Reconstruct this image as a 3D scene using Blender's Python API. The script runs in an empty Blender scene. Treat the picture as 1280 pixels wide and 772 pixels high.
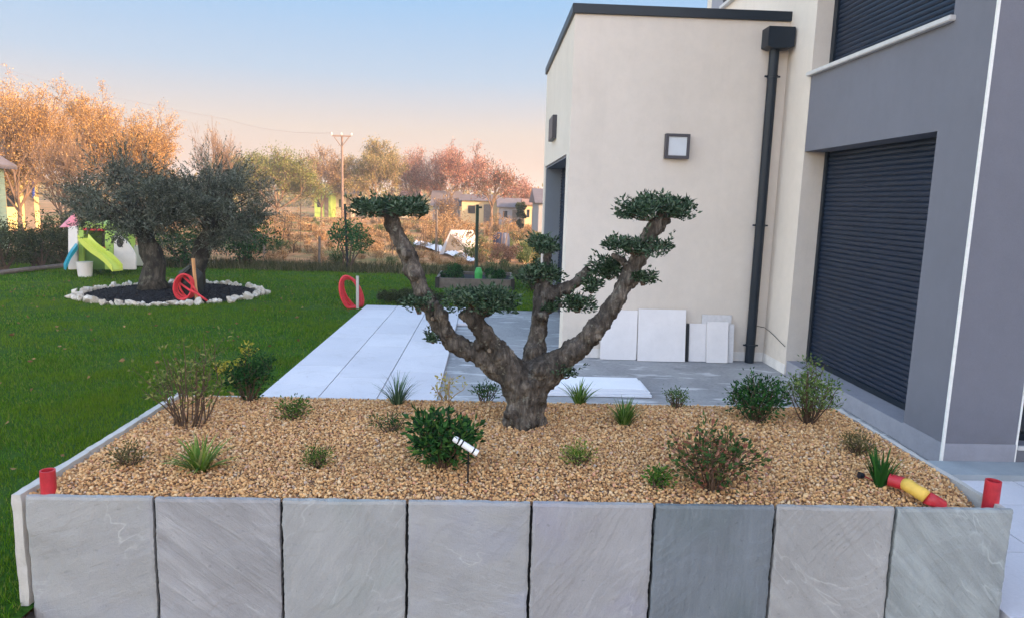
import bpy, bmesh, math, random
import numpy as np
from mathutils import Vector, Matrix, noise as mnoise

random.seed(7)
RNG = np.random.default_rng(7)
SC = bpy.context.scene
COL = SC.collection
R = math.radians

# ------------------------------------------------------------------ camera
F, PITCH, YAW, ROLL, CAMH = 883.86, 0.1515, 0.0358, 0.0297, 1.75
_xv = Vector((math.cos(YAW), -math.sin(YAW), 0)); _yv = Vector((math.sin(YAW), math.cos(YAW), 0)); _zv = Vector((0, 0, 1))
_D = _yv * math.cos(PITCH) - _zv * math.sin(PITCH)
_U0 = _yv * math.sin(PITCH) + _zv * math.cos(PITCH)
CR = _xv * math.cos(ROLL) + _U0 * math.sin(ROLL)
CU = -_xv * math.sin(ROLL) + _U0 * math.cos(ROLL)
CAMLOC = Vector((0, 0, CAMH))


def ray(px, py):
    return _D + CR * ((px - 640) / F) + CU * ((386 - py) / F)


def at_z(px, py, z=0.0):
    d = ray(px, py); return CAMLOC + d * ((z - CAMH) / d.z)


def at_y(px, py, Y):
    d = ray(px, py); return CAMLOC + d * (Y / d.y)


def at_x(px, py, X):
    d = ray(px, py); return CAMLOC + d * (X / d.x)


cam = bpy.data.cameras.new('camera'); camo = bpy.data.objects.new('camera', cam); COL.objects.link(camo)
cam.sensor_width = 36; cam.lens = F / 1280 * 36; cam.clip_end = 3000; cam.clip_start = 0.05
m = Matrix.Identity(4)
for i, v in enumerate((CR, CU, -_D)):
    m[0][i], m[1][i], m[2][i] = v
m.translation = CAMLOC
camo.matrix_world = m
SC.camera = camo

RC = at_z(216.5, 367.5); CX, CY, RXr, RYr = RC.x, RC.y, 1.36, 1.30

# ------------------------------------------------------------------ light
SUN_EL, SUN_AZ = R(13), R(60)            # azimuth: degrees to the right of straight behind the camera
sdir = Vector((math.sin(SUN_AZ) * math.cos(SUN_EL), -math.cos(SUN_AZ) * math.cos(SUN_EL), math.sin(SUN_EL)))
sun = bpy.data.lights.new('sun', 'SUN'); sun.energy = 2.5; sun.angle = R(0.6); sun.color = (1.0, 0.66, 0.40)
suno = bpy.data.objects.new('sun', sun); COL.objects.link(suno)
suno.rotation_euler = (-sdir).to_track_quat('-Z', 'Y').to_euler()
suno.location = (0, 0, 20)

W = bpy.data.worlds.new('World'); SC.world = W; W.use_nodes = True
nt = W.node_tree; bg = nt.nodes['Background']
sky = nt.nodes.new('ShaderNodeTexSky'); sky.sky_type = 'NISHITA'; sky.sun_disc = False
sky.sun_elevation = SUN_EL; sky.sun_rotation = math.atan2(sdir.x, sdir.y)
sky.air_density = 1.3; sky.dust_density = 1.6; sky.ozone_density = 1.2
tc = nt.nodes.new('ShaderNodeTexCoord'); sp = nt.nodes.new('ShaderNodeSeparateXYZ'); nt.links.new(tc.outputs['Generated'], sp.inputs[0])


def wramp(fac, stops):
    x = nt.nodes.new('ShaderNodeValToRGB'); nt.links.new(fac, x.inputs[0]); e = x.color_ramp.elements
    while len(e) < len(stops): e.new(0.5)
    for q, (p_, c_) in zip(e, stops): q.position = p_; q.color = (*c_, 1)
    return x.outputs[0]


def wmix(fac, a_, b_, mode):
    x = nt.nodes.new('ShaderNodeMix'); x.data_type = 'RGBA'; x.blend_type = mode
    if isinstance(fac, float): x.inputs[0].default_value = fac
    else: nt.links.new(fac, x.inputs[0])
    nt.links.new(a_, x.inputs[6]); nt.links.new(b_, x.inputs[7]); return x.outputs[2]


def wmath(op, a_, b_):
    x = nt.nodes.new('ShaderNodeMath'); x.operation = op; x.use_clamp = True
    for i_, v_ in ((0, a_), (1, b_)):
        if isinstance(v_, float): x.inputs[i_].default_value = v_
        else: nt.links.new(v_, x.inputs[i_])
    return x.outputs[0]


# evening sky: the Nishita dome, warmer on the sunset side behind the viewer, and the dimmer pink-to-blue belt opposite the sun
half = nt.nodes.new('ShaderNodeMapRange'); nt.links.new(sp.outputs['Y'], half.inputs[0]); half.inputs[1].default_value = -1; half.inputs[2].default_value = 1
side = wramp(half.outputs[0], [(0.0, (1.38, 1.22, 1.32)), (0.45, (1.15, 1.10, 1.15)), (0.6, (1.0, 1.0, 1.0))])
halfx = nt.nodes.new('ShaderNodeMapRange'); nt.links.new(sp.outputs['X'], halfx.inputs[0]); halfx.inputs[1].default_value = -1; halfx.inputs[2].default_value = 1
sidex = wramp(halfx.outputs[0], [(0.0, (1.55, 1.36, 1.28)), (0.5, (1.0, 1.0, 1.0)), (1.0, (0.80, 0.80, 0.82))])
dome = wmix(1.0, wmix(1.0, sky.outputs[0], side, 'MULTIPLY'), sidex, 'MULTIPLY')
SK = 1 / 0.68
belt = wramp(sp.outputs['Z'], [(p_, tuple(v_ * SK for v_ in c_)) for p_, c_ in [(0.0, (0.80, 0.54, 0.41)), (0.04, (0.80, 0.58, 0.46)), (0.09, (0.75, 0.635, 0.56)), (0.16, (0.50, 0.60, 0.73)), (0.25, (0.345, 0.545, 0.80)), (0.42, (0.28, 0.50, 0.84))]])
fm = nt.nodes.new('ShaderNodeMapRange'); fm.interpolation_type = 'SMOOTHSTEP'; nt.links.new(sp.outputs['Y'], fm.inputs[0]); fm.inputs[1].default_value = 0.1; fm.inputs[2].default_value = 0.55
fz = nt.nodes.new('ShaderNodeMapRange'); fz.interpolation_type = 'SMOOTHSTEP'; nt.links.new(sp.outputs['Z'], fz.inputs[0]); fz.inputs[1].default_value = 0.75; fz.inputs[2].default_value = 0.40
mul = nt.nodes.new('ShaderNodeMix'); mul.data_type = 'RGBA'
nt.links.new(wmath('MULTIPLY', fm.outputs[0], fz.outputs[0]), mul.inputs[0]); nt.links.new(dome, mul.inputs[6]); nt.links.new(belt, mul.inputs[7])
nt.links.new(mul.outputs[2], bg.inputs['Color']); bg.inputs['Strength'].default_value = 0.15
SC.view_settings.view_transform = 'Standard'; SC.view_settings.look = 'None'; SC.view_settings.gamma = 1
SC.view_settings.exposure = 2.36
SC.cycles.max_bounces = 6; SC.cycles.diffuse_bounces = 3; SC.cycles.use_denoising = True


# ------------------------------------------------------------------ tags
def tag(o, label=None, cat=None, group=None, kind=None):
    if label: o['label'] = label
    if cat: o['category'] = cat
    if group: o['group'] = group
    if kind: o['kind'] = kind
    return o


def empty(name, loc, rz=0.0):
    o = bpy.data.objects.new(name, None); COL.objects.link(o); o.location = loc; o.rotation_euler = (0, 0, rz); o.empty_display_size = 0.1
    return o


# ------------------------------------------------------------------ materials
def S(h):                                                   # sRGB hex -> linear
    c = [int(h[i:i + 2], 16) / 255 for i in (0, 2, 4)]
    return tuple(x / 12.92 if x < 0.04045 else ((x + 0.055) / 1.055) ** 2.4 for x in c)


class NT:
    def __init__(s, name):
        s.m = bpy.data.materials.new(name); s.m.use_nodes = True
        s.t = s.m.node_tree; s.b = s.t.nodes['Principled BSDF']; s.out = s.t.nodes['Material Output']
        s.co = s.n('TexCoord').outputs['Object']

    def n(s, t, **k):
        x = s.t.nodes.new('ShaderNode' + t)
        for a, v in k.items(): setattr(x, a, v)
        return x

    def l(s, a, b): s.t.links.new(a, b)

    def noise(s, scale, detail=5, rough=0.6, dist=0.0, vec=None):
        x = s.n('TexNoise'); x.inputs['Scale'].default_value = scale; x.inputs['Detail'].default_value = detail
        x.inputs['Roughness'].default_value = rough; x.inputs['Distortion'].default_value = dist
        s.l(vec or s.co, x.inputs['Vector']); return x.outputs['Fac']

    def mapping(s, scale=(1, 1, 1), rot=(0, 0, 0), loc=(0, 0, 0), vec=None):
        x = s.n('Mapping'); x.inputs['Scale'].default_value = scale; x.inputs['Rotation'].default_value = rot; x.inputs['Location'].default_value = loc
        s.l(vec or s.co, x.inputs['Vector']); return x.outputs[0]

    def ramp(s, fac, stops):
        x = s.n('ValToRGB'); e = x.color_ramp.elements
        while len(e) < len(stops): e.new(0.5)
        for q, (p, c) in zip(e, stops): q.position = p; q.color = (*c, 1) if len(c) == 3 else c
        s.l(fac, x.inputs[0]); return x.outputs[0]

    def mix(s, fac, a, b, mode='MIX'):
        x = s.n('Mix', data_type='RGBA', blend_type=mode)
        if isinstance(fac, (int, float)): x.inputs[0].default_value = fac
        else: s.l(fac, x.inputs[0])
        for i, v in ((6, a), (7, b)):
            if isinstance(v, tuple): x.inputs[i].default_value = (*v, 1)
            else: s.l(v, x.inputs[i])
        return x.outputs[2]

    def math(s, op, a, b=0.0):
        x = s.n('Math', operation=op)
        for i, v in ((0, a), (1, b)):
            if isinstance(v, (int, float)): x.inputs[i].default_value = v
            else: s.l(v, x.inputs[i])
        return x.outputs[0]

    def bump(s, h, strength=0.3, dist=0.01):
        x = s.n('Bump'); x.inputs['Strength'].default_value = strength; x.inputs['Distance'].default_value = dist
        s.l(h, x.inputs['Height']); s.l(x.outputs[0], s.b.inputs['Normal'])

    def done(s, col, rough=0.7, spec=0.3):
        if isinstance(col, tuple): s.b.inputs['Base Color'].default_value = (*col, 1)
        else: s.l(col, s.b.inputs['Base Color'])
        if isinstance(rough, (int, float)): s.b.inputs['Roughness'].default_value = rough
        else: s.l(rough, s.b.inputs['Roughness'])
        s.b.inputs['Specular IOR Level'].default_value = spec
        return s.m


def mplain(name, c, rough=0.6, var=0.12, scale=8.0, bump=0.0, bscale=60.0, spec=0.3, metal=0.0):
    s = NT(name); f = s.noise(scale)
    d = tuple(max(0, x * (1 - var)) for x in c); u = tuple(min(1, x * (1 + var)) for x in c)
    col = s.ramp(f, [(0.3, d), (0.7, u)])
    gr_ = s.ramp(s.noise(scale * 2.7, 8, 0.75, 0.6), [(0.50, (0, 0, 0)), (0.72, (1, 1, 1))])
    col = s.mix(s.math('MULTIPLY', gr_, min(0.5, var * 2.2)), col, tuple(x * 0.55 + 0.012 for x in c))
    if bump: s.bump(s.noise(bscale, 4), bump, 0.004)
    s.b.inputs['Metallic'].default_value = metal
    return s.done(col, rough, spec)


def mleaf(name, stops, rough=0.5, trans=0.2, patch=None, spec=0.12):
    """leaf colour picked per leaf by the stored attribute rnd"""
    s = NT(name); a = s.n('Attribute', attribute_name='rnd')
    n = len(stops); col = s.ramp(a.outputs['Fac'], [(i / max(1, n - 1), c) for i, c in enumerate(stops)])
    if patch:
        g = s.n('NewGeometry'); f = s.noise(patch[0], 4, vec=g.outputs['Position'])
        f = s.ramp(f, [(0.38, (0, 0, 0)), (0.62, (1, 1, 1))])
        col = s.mix(s.math('MULTIPLY', f, patch[2]), col, patch[1])
    s.done(col, rough, spec)
    if trans:
        t = s.n('BsdfTranslucent'); s.l(col, t.inputs[0]); mx = s.n('MixShader'); mx.inputs[0].default_value = trans
        s.l(s.b.outputs[0], mx.inputs[1]); s.l(t.outputs[0], mx.inputs[2]); s.l(mx.outputs[0], s.out.inputs[0])
    return s.m


def mrender(name, c, bump=0.25):
    """sprayed wall render: grain, broad mottling, faint run-off streaks and splash dirt near the ground"""
    s = NT(name); geo = s.n('NewGeometry'); P_ = geo.outputs['Position']
    f = s.noise(1.1, 7, 0.68, 0.3, P_); col = s.ramp(f, [(0.28, tuple(x * 0.92 for x in c)), (0.5, c), (0.72, tuple(min(1, x * 1.07) for x in c))])
    f2 = s.noise(9, 5, 0.7, 0.2, P_); col = s.mix(0.16, col, s.ramp(f2, [(0.3, tuple(x * 0.72 for x in c)), (0.7, tuple(min(1, x * 1.12) for x in c))]))
    st = s.noise(1.0, 5, 0.65, 0.1, s.mapping((5, 5, 0.28), vec=P_)); stm = s.ramp(st, [(0.50, (0, 0, 0)), (0.74, (1, 1, 1))])
    col = s.mix(s.math('MULTIPLY', stm, 0.16), col, tuple(x * 0.70 for x in c))
    sx = s.n('SeparateXYZ'); s.l(P_, sx.inputs[0]); low = s.n('MapRange'); s.l(sx.outputs['Z'], low.inputs[0]); low.inputs[1].default_value = 0.55; low.inputs[2].default_value = 0.0
    dn = s.math('MULTIPLY', low.outputs[0], s.ramp(s.noise(7, 6, 0.75, 0.4, P_), [(0.42, (0, 0, 0)), (0.66, (1, 1, 1))]))
    col = s.mix(s.math('MULTIPLY', dn, 0.45), col, tuple(x * 0.55 + 0.02 for x in c))
    g = s.noise(260, 4, 0.75, 0, P_); col = s.mix(0.20, col, s.ramp(g, [(0.34, tuple(x * 0.5 for x in c)), (0.66, tuple(min(1, x * 1.2) for x in c))]))
    s.bump(s.math('ADD', g, s.math('MULTIPLY', s.noise(3, 3, 0.5, 0, P_), 2.0)), bump * 1.6, 0.006)
    return s.done(col, 0.9, 0.15)


M = {}
M['cream'] = mrender('cream_render', (0.70, 0.618, 0.535))
M['grey'] = mrender('grey_render', (0.176, 0.176, 0.204))
M['plinth'] = mrender('plinth_render', (0.30, 0.30, 0.34), 0.15)
M['whiteplinth'] = mrender('white_plinth_render', (0.76, 0.715, 0.67), 0.15)
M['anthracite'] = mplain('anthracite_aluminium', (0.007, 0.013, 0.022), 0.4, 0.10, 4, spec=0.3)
M['shutter'] = mplain('shutter_slats', (0.006, 0.014, 0.032), 0.42, 0.12, 3, spec=0.32)
M['sill'] = mplain('stone_sill', (0.55, 0.53, 0.52), 0.6, 0.08, 12, 0.1)
M['bead'] = mplain('white_bead', (0.78, 0.76, 0.72), 0.6, 0.08, 20)
M['lampglass'] = mplain('lamp_diffuser', (0.55, 0.58, 0.62), 0.25, 0.03)
M['lampframe'] = mplain('lamp_frame', (0.06, 0.055, 0.065), 0.45, 0.1)
M['glass'] = mplain('window_glass', (0.015, 0.018, 0.022), 0.06, 0.1, spec=0.6)
M['whiteboard'] = mplain('white_board', (0.76, 0.72, 0.71), 0.55, 0.05, 5, 0.06)
M['whiteedge'] = mplain('white_board_edge', (0.62, 0.60, 0.60), 0.7, 0.08, 30, 0.1)
M['foam'] = mplain('white_foam', (0.80, 0.80, 0.83), 0.8, 0.03, 5, 0.15, 150)
M['redpipe'] = mplain('red_plastic', (0.47, 0.022, 0.034), 0.45, 0.26, 18, 0.05, spec=0.45)
M['redhose'] = mplain('red_hose', (0.60, 0.035, 0.045), 0.45, 0.12, 14)
M['yellowtape'] = mplain('yellow_tape', (0.70, 0.44, 0.08), 0.5, 0.12, 20)
M['dark'] = mplain('dark_void', (0.012, 0.012, 0.013), 0.9, 0.2)
M['wood'] = mplain('weathered_wood', (0.15, 0.12, 0.10), 0.8, 0.25, 12, 0.3, 80)
M['stake'] = mplain('pale_wood', (0.55, 0.28, 0.12), 0.7, 0.12, 12, 0.1)
M['grey_stake'] = mplain('grey_stake', (0.42, 0.40, 0.36), 0.6, 0.1)


def mstone(name, c, seed, streak=0.35, ang=35, vein=0.7, tint=None):
    s = NT(name)
    v = s.mapping(loc=(seed * 3.7, seed * 1.3, seed * 2.1))
    f = s.noise(2.6, 7, 0.62, 0.4, v)
    col = s.ramp(f, [(0.28, tuple(x * 0.80 for x in c)), (0.5, c), (0.72, tuple(min(1, x * 1.16) for x in c))])
    if tint:
        tf = s.ramp(s.noise(3.2, 3, 0.5, 0.5, v), [(0.48, (0, 0, 0)), (0.68, (1, 1, 1))])
        col = s.mix(s.math('MULTIPLY', tf, 0.6), col, tint)
    sv = s.mapping((1, 1, 1), (0, R(ang), 0), (seed * .37, 0, seed * .21)); sv2 = s.mapping((0.9, 1, 7.0), vec=sv)
    sf = s.noise(2.6, 7, 0.62, 0.5, sv2)
    col = s.mix(streak, col, s.ramp(sf, [(0.34, tuple(x * 0.66 for x in c)), (0.5, c), (0.68, tuple(min(1, x * 1.40) for x in c))]))
    # pale quartz veins: hair-thin ridges of a warped noise, kept only in patches
    vf = s.noise(1.7, 4, 0.55, 0.5, s.mapping((0.8, 1, 2.2), vec=sv))
    line = s.math('ABSOLUTE', s.math('SUBTRACT', vf, 0.5))
    line = s.ramp(line, [(0.0, (1, 1, 1)), (0.0035, (0.5, 0.5, 0.5)), (0.010, (0, 0, 0))])
    mask = s.ramp(s.noise(4.2, 3, 0.5, 0, v), [(0.50, (0, 0, 0)), (0.66, (1, 1, 1))])
    lm = s.math('MULTIPLY', s.math('MULTIPLY', line, mask), vein * 0.6)
    col = s.mix(lm, col, tuple(min(1, x * 1.6 + 0.05) for x in c))
    g = s.noise(160, 4, 0.7, 0, v); col = s.mix(0.14, col, s.ramp(g, [(0.3, tuple(x * 0.5 for x in c)), (0.7, tuple(min(1, x * 1.3) for x in c))]))
    sp_ = s.ramp(s.noise(38, 2, 0.5, 0, v), [(0.70, (0, 0, 0)), (0.76, (1, 1, 1))]); col = s.mix(s.math('MULTIPLY', sp_, 0.35), col, tuple(x * 0.45 for x in c))
    h = s.math('ADD', s.math('MULTIPLY', sf, 0.25 + 0.9 * streak), s.math('ADD', s.math('MULTIPLY', g, 0.12), s.math('MULTIPLY', f, 0.7)))
    s.bump(h, 0.85, 0.018)
    return s.done(col, 0.72, 0.3)


def mbark(name, a, b, c, sc=1.0, lich=None):
    s = NT(name)
    v = s.mapping((1, 1, 0.33))
    f = s.noise(26 * sc, 8, 0.72, 0.7, v); big = s.noise(6 * sc, 5, 0.6, 0.4)
    col = s.ramp(f, [(0.30, a), (0.5, b), (0.72, c)])
    col = s.mix(s.ramp(big, [(0.42, (0, 0, 0)), (0.62, (1, 1, 1))]), col, s.ramp(f, [(0.3, tuple(x * 0.5 for x in a)), (0.7, tuple(x * 0.8 for x in b))]))
    if lich:
        lm = s.ramp(s.noise(22 * sc, 4, 0.7, 0.3), [(0.60, (0, 0, 0)), (0.68, (1, 1, 1))]); col = s.mix(s.math('MULTIPLY', lm, 0.6), col, lich)
    vo = s.n('TexVoronoi', feature='DISTANCE_TO_EDGE'); vo.inputs['Scale'].default_value = 30 * sc; s.l(v, vo.inputs['Vector'])
    h = s.math('ADD', f, s.math('MULTIPLY', vo.outputs['Distance'], 0.9))
    s.bump(h, 0.9, 0.02 / sc)
    return s.done(col, 0.9, 0.15)


M['bark'] = mbark('olive_bark', (0.020, 0.017, 0.015), (0.100, 0.084, 0.070), (0.32, 0.275, 0.225), 1.0, (0.28, 0.28, 0.23))
M['scar'] = mbark('pruned_wood', (0.06, 0.045, 0.035), (0.20, 0.155, 0.115), (0.36, 0.29, 0.22), 1.5)
M['bark_far'] = mbark('dark_bark', (0.014, 0.012, 0.010), (0.055, 0.048, 0.038), (0.17, 0.15, 0.115), 0.5, (0.16, 0.16, 0.11))
M['twig'] = mplain('pale_twigs', (0.16, 0.10, 0.065), 0.9, 0.3, 3)
M['twig_grey'] = mplain('grey_twigs', (0.20, 0.15, 0.12), 0.9, 0.3, 3)
M['stem'] = mplain('brown_stems', (0.09, 0.055, 0.035), 0.8, 0.3, 30)
M['pole'] = mplain('old_pole_wood', (0.17, 0.115, 0.09), 0.85, 0.25, 6)


# ------------------------------------------------------------------ mesh helpers
class MB:
    def __init__(s): s.v = []; s.f = []

    def add(s, vs, fs):
        o = len(s.v); s.v += [tuple(x) for x in vs]; s.f += [tuple(o + i for i in f) for f in fs]; return s

    def box(s, a, b):
        (x0, y0, z0), (x1, y1, z1) = a, b
        return s.add([(x0, y0, z0), (x1, y0, z0), (x1, y1, z0), (x0, y1, z0), (x0, y0, z1), (x1, y0, z1), (x1, y1, z1), (x0, y1, z1)],
                     [(0, 3, 2, 1), (4, 5, 6, 7), (0, 1, 5, 4), (1, 2, 6, 5), (2, 3, 7, 6), (3, 0, 4, 7)])

    def prism(s, poly, axis, t0, t1):
        """poly: 2-D outline; axis 'y' -> (x,z) outline extruded in y, 'x' -> (y,z), 'z' -> (x,y)"""
        def P(p, t): return {'y': (p[0], t, p[1]), 'x': (t, p[0], p[1]), 'z': (p[0], p[1], t)}[axis]
        n = len(poly)
        return s.add([P(p, t0) for p in poly] + [P(p, t1) for p in poly],
                     [tuple(range(n)), tuple(range(2 * n - 1, n - 1, -1))] + [(i, i + n, (i + 1) % n + n, (i + 1) % n) for i in range(n)])

    def tube(s, pts, rad, seg=8, cap=True, jit=0.0):
        pts = [Vector(p) for p in pts]; n = len(pts)
        rad = [rad] * n if isinstance(rad, (int, float)) else rad
        t0 = (pts[1] - pts[0]).normalized(); u = t0.orthogonal().normalized(); vs = []
        for i, p in enumerate(pts):
            t = (pts[min(i + 1, n - 1)] - pts[max(i - 1, 0)]).normalized()
            u = (u - t * u.dot(t)); u = u.normalized() if u.length > 1e-6 else t.orthogonal().normalized()
            w = t.cross(u)
            for k in range(seg):
                a = 2 * math.pi * k / seg; r = rad[i] * (1 + (random.uniform(-jit, jit) if jit else 0))
                vs.append(p + (u * math.cos(a) + w * math.sin(a)) * r)
        fs = [(i * seg + k, i * seg + (k + 1) % seg, (i + 1) * seg + (k + 1) % seg, (i + 1) * seg + k) for i in range(n - 1) for k in range(seg)]
        if cap: fs += [tuple(range(seg - 1, -1, -1)), tuple((n - 1) * seg + k for k in range(seg))]
        return s.add(vs, fs)

    def pipe(s, p0, p1, ro, ri, seg=20):
        """open tube with wall thickness"""
        p0, p1 = Vector(p0), Vector(p1); t = (p1 - p0).normalized(); u = t.orthogonal().normalized(); w = t.cross(u); vs = []
        for (p, r) in ((p0, ro), (p1, ro), (p1, ri), (p0 + (p1 - p0) * 0.05, ri)):
            for k in range(seg):
                a = 2 * math.pi * k / seg; vs.append(p + (u * math.cos(a) + w * math.sin(a)) * r)
        fs = [(i * seg + k, i * seg + (k + 1) % seg, (i + 1) * seg + (k + 1) % seg, (i + 1) * seg + k) for i in range(3) for k in range(seg)]
        fs.append(tuple(3 * seg + k for k in range(seg)))
        return s.add(vs, fs)

    def build(s, name, mat, parent=None, smooth=False, bevel=0.0, origin=None):
        me = bpy.data.meshes.new(name); vs = s.v
        if origin is not None: vs = [(x - origin[0], y - origin[1], z - origin[2]) for x, y, z in vs]
        me.from_pydata(vs, [], s.f); me.update()
        bm = bmesh.new(); bm.from_mesh(me); bmesh.ops.recalc_face_normals(bm, faces=bm.faces)
        if bevel: bmesh.ops.bevel(bm, geom=list(bm.edges), offset=bevel, segments=2, affect='EDGES', clamp_overlap=True)
        bm.to_mesh(me); bm.free()
        if smooth:
            me.polygons.foreach_set('use_smooth', [True] * len(me.polygons))
        me.materials.append(mat)
        o = bpy.data.objects.new(name, me); COL.objects.link(o)
        if origin is not None: o.location = origin
        if parent is not None: o.parent = parent; o.location = Vector(o.location) - world_loc(parent) if origin is not None else -world_loc(parent)
        return o


def world_loc(o):
    l = Vector(o.location)
    while o.parent is not None:
        o = o.parent; l += Vector(o.location)
    return l


def np_obj(name, verts, faces, mat, parent=None, rnd=None, smooth=False, origin=None):
    """verts (N,3), faces (M,k); absolute coordinates, shifted to the parent's or the given origin"""
    verts = np.asarray(verts, dtype=np.float32); faces = np.asarray(faces, dtype=np.int32)
    off = world_loc(parent) if parent is not None else (Vector(origin) if origin is not None else None)
    if off is not None: verts = verts - np.array(off, dtype=np.float32)
    me = bpy.data.meshes.new(name); N, Mf, k = len(verts), len(faces), faces.shape[1]
    me.vertices.add(N); me.vertices.foreach_set('co', verts.ravel())
    me.loops.add(Mf * k); me.loops.foreach_set('vertex_index', faces.ravel())
    me.polygons.add(Mf); me.polygons.foreach_set('loop_start', np.arange(0, Mf * k, k, dtype=np.int32))
    if rnd is not None:
        at = me.attributes.new('rnd', 'FLOAT', 'POINT'); at.data.foreach_set('value', np.asarray(rnd, dtype=np.float32))
    me.update(calc_edges=True)
    me.polygons.foreach_set('use_smooth', np.full(Mf, smooth)); me.update()
    me.materials.append(mat)
    o = bpy.data.objects.new(name, me); COL.objects.link(o)
    if parent is not None: o.parent = parent
    elif origin is not None: o.location = origin
    return o


def unit(a): return a / np.maximum(np.linalg.norm(a, axis=1, keepdims=True), 1e-9)


def leaves(pos, dirs, L, Wd, fold=0.25):
    """diamond leaves folded a little along the midrib: verts (N*4,3), faces (N*2,3)"""
    n = len(pos); d = unit(dirs); q = unit(RNG.normal(size=(n, 3))); side = unit(np.cross(d, q)); nor = np.cross(side, d)
    L = np.broadcast_to(L, (n,))[:, None]; Wd = np.broadcast_to(Wd, (n,))[:, None]
    mid = pos + d * L * 0.45
    v = np.stack([pos, mid + side * Wd * 0.5 + nor * Wd * fold, pos + d * L, mid - side * Wd * 0.5 + nor * Wd * fold], 1).reshape(-1, 3)
    b = np.arange(n)[:, None] * 4
    f = np.concatenate([b + np.array([[0, 1, 2]]), b + np.array([[0, 2, 3]])], 0)
    return v, f


def leaf_rnd(n, k=4): return np.repeat(RNG.random(n), k)


def cloud(centres, radii, n, out=0.8, flat=1.0):
    """points in ellipsoid clumps (denser towards the skin) with outward directions"""
    C, D = [], []
    for c, r in zip(centres, radii):
        u = unit(RNG.normal(size=(n, 3))); rr = RNG.random(n) ** (1 / 3.5)
        C.append(np.array(c) + u * rr[:, None] * np.array(r)); D.append(u * out + RNG.normal(size=(n, 3)) * 0.55 + np.array([0, 0, 0.25]))
    return np.concatenate(C), np.concatenate(D)


def straps(base, n, length, width, spread, lean=(0.1, 0.9), droop=0.9, k=5):
    """strap leaves rising from base and arching over"""
    az = RNG.random(n) * 2 * np.pi; ln = RNG.uniform(*lean, n); L = length * RNG.uniform(0.6, 1.1, n); W = width * RNG.uniform(0.7, 1.2, n)
    p = np.array(base) + np.stack([np.cos(az), np.sin(az), np.zeros(n)], 1) * (spread * np.sqrt(RNG.random(n)))[:, None]
    az2 = az + RNG.normal(size=n) * 0.5
    out = np.stack([np.cos(az2), np.sin(az2), np.zeros(n)], 1); side = np.stack([-np.sin(az2), np.cos(az2), np.zeros(n)], 1)
    V = []; ang = ln.copy(); cur = p.copy()
    for i in range(k + 1):
        t = i / k; w = W * (1.0 - t ** 2.2) * 0.5 + 0.0006
        V += [cur - side * w[:, None], cur + side * w[:, None]]
        ang = np.minimum(ang + droop * RNG.uniform(0.5, 1.3, n) * (t + 0.15) / k * 1.6, 2.4)
        cur = cur + (out * np.sin(ang)[:, None] + np.array([0, 0, 1.0]) * np.cos(ang)[:, None]) * (L / k)[:, None]
    V = np.stack(V, 1).reshape(-1, 3); m_ = 2 * (k + 1); b = np.arange(n)[:, None] * m_
    f = np.concatenate([b + np.array([[2 * i, 2 * i + 1, 2 * i + 3, 2 * i + 2]]) for i in range(k)], 0)
    return V, f, np.repeat(RNG.random(n), m_)


def ico():
    t = (1 + 5 ** 0.5) / 2
    v = np.array([(-1, t, 0), (1, t, 0), (-1, -t, 0), (1, -t, 0), (0, -1, t), (0, 1, t), (0, -1, -t), (0, 1, -t), (t, 0, -1), (t, 0, 1), (-t, 0, -1), (-t, 0, 1)], float)
    f = np.array([(0, 11, 5), (0, 5, 1), (0, 1, 7), (0, 7, 10), (0, 10, 11), (1, 5, 9), (5, 11, 4), (11, 10, 2), (10, 7, 6), (7, 1, 8), (3, 9, 4), (3, 4, 2), (3, 2, 6), (3, 6, 8), (3, 8, 9), (4, 9, 5), (2, 4, 11), (6, 2, 10), (8, 6, 7), (9, 8, 1)])
    return v / np.linalg.norm(v[0]), f


def stones(pos, size, flat=0.65, jit=0.22):
    iv, fi = ico(); n = len(pos)
    V = iv[None] * (1 + RNG.uniform(-jit, jit, (n, 12, 1))); V = V * RNG.uniform([0.75, 0.6, flat * 0.7], [1.25, 1.0, flat * 1.2], (n, 3))[:, None]
    q = unit(RNG.normal(size=(n, 4)) * np.array([1.6, 0.45, 0.45, 1.2])); w, x, y, z = q.T
    Rm = np.stack([1 - 2 * (y * y + z * z), 2 * (x * y - z * w), 2 * (x * z + y * w), 2 * (x * y + z * w), 1 - 2 * (x * x + z * z), 2 * (y * z - x * w), 2 * (x * z - y * w), 2 * (y * z + x * w), 1 - 2 * (x * x + y * y)], 1).reshape(n, 3, 3)
    V = np.einsum('nij,nkj->nki', Rm, V) * np.broadcast_to(size, (n,))[:, None, None] + pos[:, None]
    return V.reshape(-1, 3), (fi[None] + (np.arange(n) * 12)[:, None, None]).reshape(-1, 3), np.repeat(RNG.random(n), 12)


# ------------------------------------------------------------------ fitted dimensions
X0, X1, YF, YB, HP = -1.8925, 2.3038, 2.8198, 4.4029, 0.4924       # planter
A, YC, YE, YX, XE, HE = 3.2039, 4.6405, 7.2946, 7.9198, 0.8655, 3.80  # facade plane, corner, door edge, extension
YX2 = 11.63
SILL, LINT, YD = 3.1152, 2.3337, 5.1194

# ================================================================== SETTING
def sheet(name, x0, x1, y0, y1, z, mat, nx=1, ny=1, hf=None):
    xs = np.linspace(x0, x1, nx + 1); ys = np.linspace(y0, y1, ny + 1); X, Y = np.meshgrid(xs, ys)
    Z = np.full_like(X, z) if hf is None else z + hf(X, Y)
    v = np.stack([X, Y, Z], -1).reshape(-1, 3); i = np.arange(ny)[:, None] * (nx + 1) + np.arange(nx)[None]
    f = np.stack([i, i + 1, i + nx + 2, i + nx + 1], -1).reshape(-1, 4)
    o = np_obj(name, v, f, mat, smooth=True); o['kind'] = 'structure'; return o


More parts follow.
